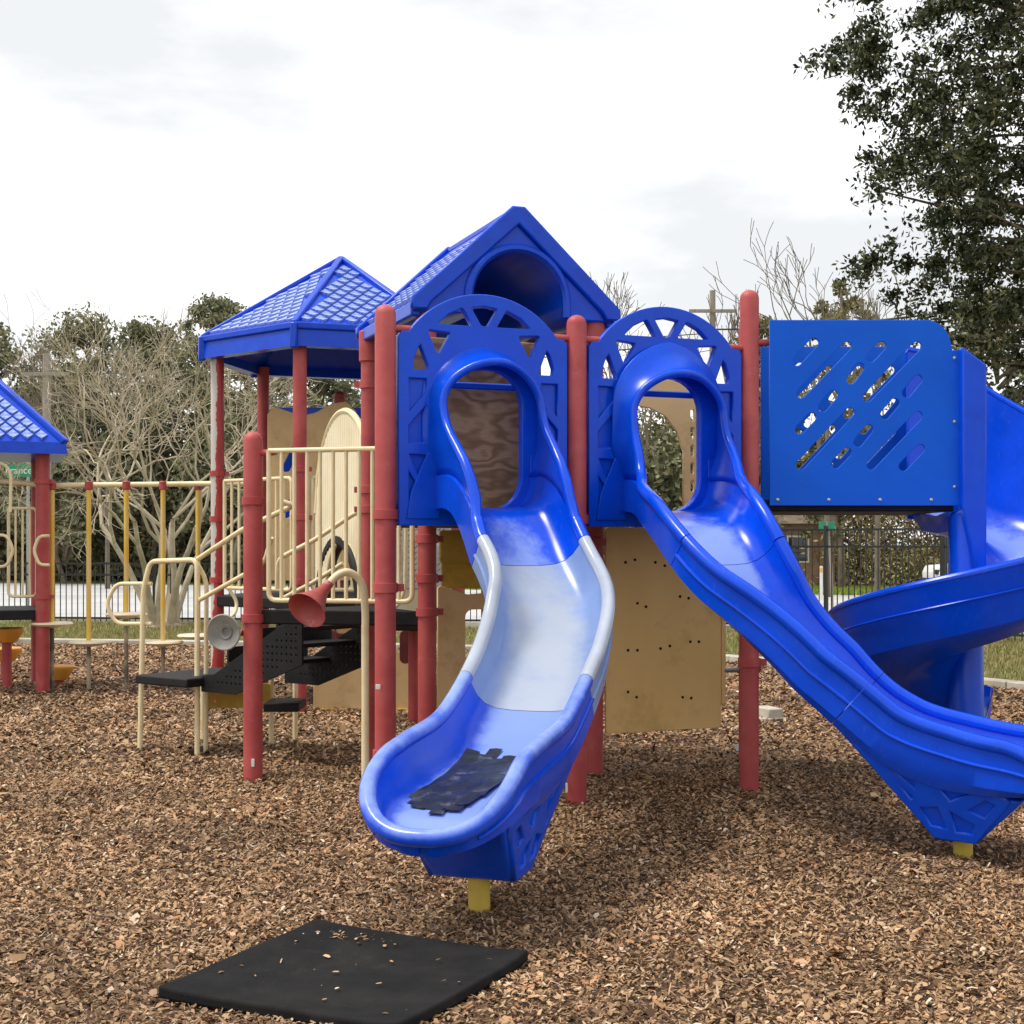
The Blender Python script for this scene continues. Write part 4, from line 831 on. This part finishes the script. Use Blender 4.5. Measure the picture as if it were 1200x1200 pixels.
# ------------------------------------------------------------------ mat, slab
mt = MB(); nm = 14; V = []
for zt in (1, 0):
    for i in range(nm + 1):
        for j in range(nm + 1):
            p, q = i / nm, j / nm; w_ = MAT_O + MAT_E1 * p + MAT_E2 * q
            z = .030 + .040 * zt + .008 * math.sin(3 * p + 2) * math.sin(2.5 * q + 1) + (.012 * (abs(p - .5) * 2) ** 6 + .010 * (abs(q - .5) * 2) ** 6) * (1 if zt else .6)
            V.append((w_.x, w_.y, z + .010))
K_ = (nm + 1) ** 2; fs = [(i * (nm + 1) + j, (i + 1) * (nm + 1) + j, (i + 1) * (nm + 1) + j + 1, i * (nm + 1) + j + 1) for i in range(nm) for j in range(nm)]
fs += [tuple(x + K_ for x in f[::-1]) for f in fs]
ed = [i * (nm + 1) for i in range(nm + 1)] + [nm * (nm + 1) + j for j in range(1, nm + 1)] + [i * (nm + 1) + nm for i in range(nm - 1, -1, -1)] + [j for j in range(nm - 1, 0, -1)]
fs += [(a, b, b + K_, a + K_) for a, b in zip(ed, ed[1:] + ed[:1])]
mt.add(V, fs); tag(bevel(mt.build('rubber_mat', M_rubber), .012, 3), 'square black rubber landing mat lying on the mulch', 'mat')
sq = ground_at(900, 846); o = bevel(MB().box((sq.x, sq.y, .09), (.16, .3, .10), Matrix.Rotation(R(20), 3, 'Z')).box((sq.x - .02, sq.y, .03), (.30, .34, .05), Matrix.Rotation(R(20), 3, 'Z')).build('concrete_footing', M_conc), .01); tag(o, 'small grey block lying on the mulch behind the right red post', 'block')

# ------------------------------------------------------------------ fence
def fence(name, pts, ht, label, n_rail_z, pick=.128):
    o = thing(name, (pts[0][0], pts[0][1], 0), label, 'fence', None); pm = MB().box((0, 0, (ht - .12) / 2 + .08), (.017, .017, ht - .10)).mesh('picket', M_fence, smooth=False); qm = MB().box((0, 0, ht / 2), (.065, .065, ht + .08)).mesh('fence_post', M_fence, smooth=False)
    for i, (a, b) in enumerate(zip(pts[:-1], pts[1:])):
        a, b = Vector((*a, 0)), Vector((*b, 0)); d = b - a; ang = math.atan2(d.y, d.x); Rz = Matrix.Rotation(ang, 4, 'Z'); npan = max(1, round(d.length / 2.45))
        for k in range(npan + (1 if i == len(pts) - 2 else 0)): M_ = Rz.copy(); M_.translation = a + d * k / npan; inst('fence_post', qm, M_, o)
        for z in n_rail_z: MB().bar(a + Vector((0, 0, z)), b + Vector((0, 0, z)), .028, .04).build('fence_rail', M_fence, o)
        n = int(d.length / pick)
        for k in range(1, n):
            M_ = Rz.copy(); M_.translation = a + d * k / n; inst('picket', pm, M_, o)
fence('picket_fence', [(-12.2, 30.4), (-.6, 29.0)], 1.36, 'low black metal picket fence behind the bare pale tree', (.14, 1.06, 1.30))
fence('picket_fence', [(-.5, 29.0), (6.0, 26.9), (9.3, 23.0), (10.8, 21.2)], 2.02, 'tall black metal picket fence behind the spiral slide', (.16, 1.66, 1.98))

# ------------------------------------------------------------------ trees
def rot_to(d): return Vector(d).normalized()
def leaves(name, centres, radii, per, ln, wd, m, parent, flat=.6, seed=1, conc=.5):
    r_ = np.random.default_rng(seed); n = len(centres); C_ = np.repeat(np.asarray(centres), per, 0); Rr = np.repeat(np.asarray(radii), per)
    d = r_.normal(size=(len(C_), 3)); d /= np.linalg.norm(d, axis=1)[:, None]; d *= (Rr * r_.random(len(C_)) ** conc)[:, None]; d[:, 2] *= flat
    p = C_ + d; a = r_.normal(size=p.shape); a[:, 2] -= .35; a /= np.linalg.norm(a, axis=1)[:, None]; b = np.cross(a, r_.normal(size=p.shape)); b /= np.linalg.norm(b, axis=1)[:, None] + 1e-9
    l = ln * r_.uniform(.6, 1.3, len(p)); w_ = wd * r_.uniform(.7, 1.3, len(p)); V = np.zeros((len(p), 4, 3))
    V[:, 0] = p - a * l[:, None] / 2; V[:, 1] = p + b * w_[:, None] / 2; V[:, 2] = p + a * l[:, None] / 2; V[:, 3] = p - b * w_[:, None] / 2
    return soup(name, V, 4, m, [(0, 1, 2), (0, 2, 3)] if False else [(0, 1, 2, 3)], None, parent)
def grow(mb, p, d, length, r, depth, spread, rng, tips, n=5, seg=3, up=.15, kids=(2, 3), shrink=.72, rmin=.004, wob=.18, rs=.68):
    pts = [p]; rs_ = [r]; cur = Vector(p); dd = Vector(d).normalized()
    for k in range(seg):
        dd = (dd + Vector((rng.gauss(0, wob), rng.gauss(0, wob), rng.gauss(0, wob) + up * .3))).normalized(); cur = cur + dd * length / seg; pts.append(cur.copy()); rs_.append(max(rmin, r * (1 - .35 * (k + 1) / seg)))
    mb.tube(pts, rs_, n if r > .02 else 3, caps=False)
    if depth == 0: tips.append(cur.copy()); return
    for k in range(rng.randint(*kids)):
        ax = dd.orthogonal().normalized(); ax.rotate(Quaternion(dd, rng.uniform(0, 6.283))); nd = dd.copy(); nd.rotate(Quaternion(ax, rng.gauss(spread, spread * .35)))
        at = pts[-1] if k < 2 else pts[rng.randint(1, seg)]
        grow(mb, at, (nd + Vector((0, 0, up))).normalized(), length * rng.uniform(shrink - .12, shrink + .1), max(rmin, r * rs), depth - 1, spread, rng, tips, n, seg, up, kids, shrink, rmin, wob, rs)
# bare crape-myrtle-like tree
cm = thing('bare_tree', (px(192, 733, 29.3).x, 29.3, 0), 'bare pale many stemmed tree with dense upswept twigs by the low fence', 'tree')
rg = random.Random(11); mbT, mbB = MB(), MB(); tips = []
for k in range(8):
    a = 6.283 * k / 8 + rg.uniform(-.3, .3); base = Vector((px(192, 733, 29.3).x + .22 * math.cos(a), 29.3 + .22 * math.sin(a), -.05)); dr = Vector((math.cos(a) * .30, math.sin(a) * .30, 1)).normalized()
    pts = [base]; cur = base.copy(); d_ = dr.copy()
    for i in range(5):
        d_ = (d_ + Vector((rg.gauss(0, .10) + .03 * math.cos(a), rg.gauss(0, .10), .02))).normalized(); cur = cur + d_ * rg.uniform(.42, .55); pts.append(cur.copy())
    mbT.tube(pts, [.085, .072, .066, .06, .054, .046], 8, caps=False)
    for j in range(2):
        a2 = a + rg.uniform(-.9, .9); dn = Vector((math.cos(a2) * .62, math.sin(a2) * .62, .8)); grow(mbB, pts[-1 - (j % 2)], dn, 1.45, .042, 5, .46, rg, tips, 5, 3, .03, (2, 3), .78, .0045, .20, .60)
MB().lathe([(.55, -.02), (.40, .03), (.28, .08), (.2, .13)], (px(192, 733, 29.3).x, 29.3, 0), n=12).build('root_flare', M_myrtle, cm)
mbT.build('trunk', M_myrtle, cm); mbB.build('crown', M_myrtle, cm, smooth=False)
# big evergreen oak at the right
ok_ = thing('oak_tree', (9.4, 16.2, 0), 'big dark evergreen oak overhanging the spiral slide side', 'tree'); rg = random.Random(4)
def oak():
    tips = []; mb = MB(); base = Vector((9.4, 16.2, -.1)); tr = [base, base + Vector((-.1, 0, 1.2)), base + Vector((-.25, -.1, 2.6)), base + Vector((-.3, -.1, 4.0)), base + Vector((-.2, 0, 6.5)), base + Vector((0, 0, 9))]
    MB().tube(catmull(tr, 4), [.42 - .34 * i / 20 for i in range(21)], 14).build('trunk', M_bark, ok_)
    cen = []; rad = []; n = 0
    while n < 1750:
        # crown volume: wide, with drooping limbs towards the slide
        a = rg.uniform(0, 6.283); rr = 6.4 * math.sqrt(rg.uniform(.04, 1)); z = rg.uniform(2.7, 11.5)
        x_, y_ = 9.4 + rr * math.cos(a), 16.0 + rr * .8 * math.sin(a)
        if x_ > 8.6 and rg.random() < .6: continue
        lim = float(np.interp(z, [2.7, 3.3, 3.7, 4.1, 4.9, 5.4, 5.9, 6.7, 8, 9.5, 11.5], [1.6, 2.9, 3.9, 4.7, 5.4, 5.3, 5.2, 5.8, 5.8, 4.8, 2.2])) + .2 * math.sin(z * 5.1 + a * 7)
        if rr > lim: continue
        cl = math.sin(1.9 * x_ + .8 * z) * math.sin(1.7 * y_ + 1.1 * z + 1) * math.sin(2.1 * z + .6 * x_)
        if cl < -.16: continue
        cen.append((x_, y_, z)); rad.append(rg.uniform(.16, .46)); n += 1
    for i, c_ in enumerate(cen):
        if i % 6 == 0:
            c_ = Vector(c_); z0 = max(2.4, c_.z - rg.uniform(.6, 2.2)); t_ = Vector((9.15, 16.1, z0)); m_ = t_.lerp(c_, .5) + Vector((rg.uniform(-.4, .4), rg.uniform(-.4, .4), rg.uniform(.1, .5)))
            mb.tube(catmull([t_, m_, c_], 4), [.06 - .052 * k / 8 for k in range(9)], 5, caps=False)
    mb.build('limbs', M_bark, ok_); leaves('crown', cen, rad, 125, .088, .036, M_oak, ok_, .7, 3, .85)
oak()
# background wood: individual trees across the road
def bg_tree(x_, y_, ht, wd_, m, seed, label, group, per=70, ncl=90, leaf=.34):
    o = thing('woodland_tree', (x_, y_, 0), label, 'tree', group); rg = random.Random(seed); mb = MB()
    tr = [Vector((x_, y_, -.1))]; d_ = Vector((rg.gauss(0, .06), rg.gauss(0, .06), 1)); cur = tr[0].copy()
    for i in range(6): cur = cur + d_ * ht * .85 / 6 + Vector((rg.gauss(0, .2), rg.gauss(0, .2), 0)); tr.append(cur.copy())
    mb.tube(tr, [ht * .013 * (1 - .13 * i) for i in range(7)], 8); cen = []; rad = []
    for i in range(ncl):
        f = rg.random() ** .8; z = ht * (.16 + .84 * f); rmax = wd_ * (math.sin(math.pi * min(1, .18 + .80 * f)) ** .7); a = rg.uniform(0, 6.283); rr = rmax * math.sqrt(rg.random())
        c_ = Vector((x_ + rr * math.cos(a), y_ + rr * math.sin(a), z)); cen.append(tuple(c_)); rad.append(rg.uniform(.35, .85) * wd_ / 3.4)
        if i % 3 == 0: t_ = Vector((x_, y_, max(.8, z - 1.3))); mb.tube([t_, t_.lerp(c_, .5) + Vector((0, 0, .3)), c_], [.08, .05, .02], 4, caps=False)
    mb.build('trunk', M_bark, o); leaves('crown', cen, rad, per, leaf, leaf * .5, m, o, .75, seed)
bgl = 'woodland trees across the road'
spec = [(-30, 70, 12, 5.0, 0), (-25.5, 66, 12.4, 4.6, 0), (-21, 70, 13.0, 4.8, 0), (-17, 66, 12.0, 4.2, 0), (-13.2, 70, 11.0, 4.4, 1), (-9, 67, 10.4, 4.4, 0), (-5, 70, 10.0, 4.0, 1), (-1, 68, 9.6, 4.0, 0), (3, 66, 9.4, 4.0, 1), (7.0, 64, 9.6, 3.6, 1), (11, 62, 9.4, 3.4, 0), (15, 60, 10.5, 3.6, 1), (20, 58, 12, 4, 0), (25, 57, 13, 4.4, 0), (9.2, 53, 10.2, 1.9, 1), (12.2, 52, 11.6, 2.0, 1), (-15.5, 74, 14.5, 4.2, 0), (-20.0, 63, 9.5, 3.8, 0), (-11.5, 63, 8.2, 3.6, 0), (-6.8, 62, 7.4, 3.4, 0)]
def where(x_, y_):
    u = 600 + F * x_ / y_
    for lim, t in ((40, 'behind the small pyramid roof'), (130, 'behind the pod poles'), (250, 'behind the bare pale many stemmed tree'), (340, 'behind the worn post of the hexagon tower'), (470, 'behind the hexagon roof'), (590, 'behind the gabled roof'), (720, 'behind the plywood backed slide'), (860, 'behind the all blue slide'), (930, 'behind the slotted panel'), (1010, 'above the slotted panel'), (1120, 'behind the spiral slide')):
        if u < lim: return t
    return 'behind the big oak'
for i, (a, b, h_, w_, k) in enumerate(spec):
    bg_tree(a, b, h_, w_, (M_leafA, M_leafB)[k], 20 + i, ('dark evergreen tree ', 'thin olive green tree ')[k] + 'across the road ' + where(a, b), bgl, 120 if k == 0 else 70, 120 if k == 0 else 80, .27 if k == 0 else .22)
# bare trees rising over the wood
def bare(x_, y_, ht, seed, label, lean=0, depth=5):
    o = thing('bare_tree', (x_, y_, 0), label + where(x_, y_), 'tree', 'thin bare trees across the road'); rg = random.Random(seed); mb = MB(); mc = MB()
    tr = [Vector((x_ + lean * t, y_, ht * .5 * t)) for t in (0, .3, .6, 1)]; tr[0].z = -.1; mb.tube(tr, [.11, .095, .085, .07], 8, caps=False)
    for k in range(3): grow(mc, tr[-1 - (k % 2)], (rg.gauss(lean * .1, .35), rg.gauss(0, .3), 1), ht * .2, .06, depth, .42, rg, [], 5, 3, .22, (2, 3), .74, .012, .14, .60)
    mb.build('trunk', M_twig, o); mc.build('crown', M_twig, o, smooth=False)
LB = 'thin leafless grey tree across the road '
for a in ((10.3, 46, 11.6, 31, LB, 0, 4), (12.2, 47, 10.0, 32, LB, 0, 4), (8.6, 48, 9.0, 33, LB), (4.4, 52, 10.2, 34, LB), (-12.0, 60, 12.0, 35, LB, 1.0, 3), (-4.5, 62, 9.5, 36, LB), (-15.8, 55, 8.8, 37, LB), (-18.5, 56, 8.6, 40, LB)): bare(*a)
# woodland undergrowth
def brush():
    n = 15000; x_ = RNG.uniform(-42, 34, n); yb_ = 66 - .42 * (x_ + 18) * .75; yb_ = np.clip(yb_, 47, 78); y_ = yb_ + RNG.uniform(0, 8, n); h_ = 3.6 * RNG.random(n) ** 1.3 + .1
    cen = np.stack([x_, y_, h_], -1); o = leaves('undergrowth', cen, np.full(n, .6), 7, .34, .09, M_brush, None, 1, 9); tag(o, 'tangled brown undergrowth at the foot of the wood across the road', 'undergrowth', kind='stuff')
brush()
def dark_brush():
    n = 16000; x_ = RNG.uniform(-44, 8, n); y_ = np.clip(66 - .3 * (x_ + 18), 58, 78) + RNG.uniform(0, 7, n); h_ = 6.5 * RNG.random(n) ** 1.2 + .1
    o = leaves('thicket', np.stack([x_, y_, h_], -1), np.full(n, .7), 8, .34, .18, M_leafA, None, 1, 10); tag(o, 'dense dark green thicket under the evergreen trees across the road', 'thicket', kind='stuff')
dark_brush()
# ------------------------------------------------------------------ far things: poles, wires, signs, car, house
def upole(u, Y, ht, r, label):
    x_ = px(u, 600, Y).x; o = thing('utility_pole', (x_, Y, 0), label, 'utility pole'); MB().tube([(x_, Y, -.2), (x_, Y, ht)], [r, r * .75], 12).build('shaft', M_pole, o); bevel(MB().box((x_, Y - .12, ht - .7), (1.6, .09, .11)).build('crossarm', M_pole, o), .01); return Vector((x_, Y, ht - .65))
a1 = upole(55, 47, 8.1, .17, 'weathered wooden utility pole behind the bare pale tree'); a2 = upole(835, 47, 10.2, .13, 'slim wooden utility pole standing beyond the twin slides'); 
def wire(a, b, sag, label, r=.018):
    a, b = Vector(a), Vector(b); tag(MB().tube([a.lerp(b, t / 16) - Vector((0, 0, sag * 4 * (t / 16) * (1 - t / 16))) for t in range(17)], r, 5).build('overhead_wire', M_wire), label, 'wire', 'overhead wires along the road')
wire(px(-60, 432, 47), px(835, 398, 47), .55, 'black overhead wire running between the two wooden utility poles', .022)
wire(px(-60, 508, 47), px(835, 410, 47), .45, 'lower thin overhead wire slung between the two wooden utility poles', .012)
wire(px(835, 386, 47), px(1300, 335, 30), .25, 'black overhead wire crossing in front of the oak tree', .03)
wire(px(520, 402, 47), px(835, 390, 47), .1, 'short overhead wire ending at the slim wooden utility pole', .018)
def lettering(txt, size, M_, m, par):
    cu = bpy.data.curves.new('t', 'FONT'); cu.body = txt; cu.size = size; cu.align_x = 'CENTER'; cu.align_y = 'CENTER'; cu.extrude = .004
    t = bpy.data.objects.new('t', cu); COL.objects.link(t); me = bpy.data.meshes.new_from_object(t.evaluated_get(bpy.context.evaluated_depsgraph_get())); bpy.data.objects.remove(t); me.transform(M_); me.materials.clear(); me.materials.append(m); link(bpy.data.objects.new('lettering', me), par)
sg = thing('street_sign', (px(32, 700, 31).x, 31, 0), 'green street name sign lettered in white on a thin pole', 'street sign'); sx_ = px(26, 551, 31)
MB().tube([(px(32, 700, 31).x, 31.05, -.1), (px(32, 700, 31).x, 31.05, 3.55)], .035, 8).build('sign_pole', M_steel, sg)
plate('sign_blade', rrect(-.37, -.14, .37, .14, .02), [], .012, .002, M_green, sg, frame2(sx_, (1, 0, 0))); lettering('Frances', .22, frame2(sx_ + Vector((-.03, -.009, -.01)), (1, 0, 0)), M_letter, sg)
sg2 = thing('street_sign', (px(972, 700, 30).x, 30, 0), 'small green street sign on a bent pale pole behind the tall fence', 'street sign'); q = px(969, 617, 30)
MB().tube([(q.x + .12, 30, -.1), (q.x + .1, 30, 1.2), (q.x, 30, 2.2)], .03, 8).build('sign_pole', M_pole, sg2); plate('sign_blade', rrect(-.17, -.1, .17, .1, .02), [], .012, .002, M_green, sg2, frame2(q, (1, 0, 0)))
q = px(962, 697, 44); mk = thing('marker_post', (q.x, 44, 0), 'short white marker post on the green far verge', 'marker post'); MB().box((q.x, 44, .5), (.10, .08, 1.1)).build('shaft', M_white, mk); MB().box((q.x, 43.955, .92), (.08, .006, .14)).build('reflector', M_orange, mk)
# bright verge beyond the road
x = RNG.uniform(-2, 26, 60000); yb_ = 54 - (x + 2) * .47; y = yb_ + RNG.uniform(0, 7, 60000); 
M_verge = island_mat('green_verge_grass', [s2l(110, 140, 40), s2l(140, 166, 56), s2l(170, 176, 96)], rough=.8, trans=.25)
n = len(x); h = RNG.uniform(.05, .22, n); a = RNG.uniform(0, 6.28, n); V = np.zeros((n, 3, 3)); wv = .05
V[:, 0] = np.stack([x - wv * np.cos(a), y - wv * np.sin(a), np.zeros(n)], -1); V[:, 1] = np.stack([x + wv * np.cos(a), y + wv * np.sin(a), np.zeros(n)], -1); V[:, 2] = np.stack([x + .05 * np.sin(a), y, h], -1)
tag(soup('verge_grass', V, 3, M_verge, [(0, 1, 2)], 'stuff'), 'bright green grass verge beyond the road', 'grass')
def car():
    Y = 44.5; x0 = px(1090, 690, Y).x; o = thing('parked_car', (x0 + 2.2, Y, 0), 'white pickup truck parked across the road behind the tall fence', 'car')
    prof = [(0, .45), (0, .85), (.08, 1.05), (1.25, 1.16), (1.75, 1.78), (3.1, 1.82), (3.35, 1.22), (4.9, 1.20), (4.95, .5)]
    mb = MB(); n = len(prof); mb.add([(x0 + a, Y - .9, z) for a, z in prof] + [(x0 + a, Y + .9, z) for a, z in prof], [tuple(range(n)), tuple(range(2 * n - 1, n - 1, -1))] + [(i, (i + 1) % n, n + (i + 1) % n, n + i) for i in range(n)]); bevel(mb.build('body', M_white, o, angle=20), .07, 3)
    for wx_ in (.95, 3.95):
        wh = MB().lathe([(.20, -.12), (.37, -.10), (.39, 0), (.37, .10), (.20, .12)], (x0 + wx_, Y - .86, .39), Matrix.Rotation(R(90), 3, 'X'), 22).build('wheel', M_tyre, o); MB().lathe([(.20, 0), (.18, .02), (.05, .015)], (x0 + wx_, Y - .985, .39), Matrix.Rotation(R(90), 3, 'X'), 16).build('rim', M_steel, wh)
        MB().lathe([(.44, -.01), (.44, .02)], (x0 + wx_, Y - .905, .43), Matrix.Rotation(R(90), 3, 'X'), 20).build('wheel_arch', M_tyre, o)
        wh2 = MB().lathe([(.20, -.12), (.37, -.10), (.39, 0), (.37, .10), (.20, .12)], (x0 + wx_, Y + .86, .39), Matrix.Rotation(R(90), 3, 'X'), 22).build('wheel', M_tyre, o)
    plate('side_window', [(1.45, 1.24), (1.85, 1.70), (2.40, 1.72), (2.40, 1.24)], [], .02, .003, M_glass, o, frame2((x0, Y - .905, 0), (1, 0, 0))); plate('side_window', [(2.48, 1.24), (2.48, 1.72), (3.02, 1.72), (3.2, 1.24)], [], .02, .003, M_glass, o, frame2((x0, Y - .905, 0), (1, 0, 0)))
    bevel(MB().box((x0 - .03, Y, .55), (.12, 1.8, .22)).build('bumper', M_tyre, o), .03); bevel(MB().box((x0 + .01, Y - .72, .86), (.08, .3, .16)).build('headlight', M_glass, o), .02)
car()
def house():
    Y = 57; x0 = px(880, 640, Y).x; o = thing('brick_house', (x0 + 1, Y + 3, 0), 'low brick house half hidden in the wood beyond the tall fence', 'house'); MB().box((x0 + .9, Y + 3, 1.3), (5.0, 6, 2.6)).build('wall', M_brick, o)
    mb = MB(); e = 2.9; mb.add([(x0 + .9 - e, Y - .4, 2.58), (x0 + .9 + e, Y - .4, 2.58), (x0 + .9 + e, Y + 6.4, 2.58), (x0 + .9 - e, Y + 6.4, 2.58), (x0 + .9 - e, Y + 3, 4.0), (x0 + .9 + e, Y + 3, 4.0)], [(0, 1, 5, 4), (2, 3, 4, 5), (0, 4, 3), (1, 2, 5), (0, 3, 2, 1)]); mb.build('roof', M_twig, o)
    for dx in (-.5, 1.9): wn = MB().box((x0 + dx, Y - .01, 1.55), (.9, .06, 1.1)).build('window', M_white, o); MB().box((x0 + dx, Y - .05, 1.55), (.76, .02, .96)).build('pane', M_glass, wn)
house()
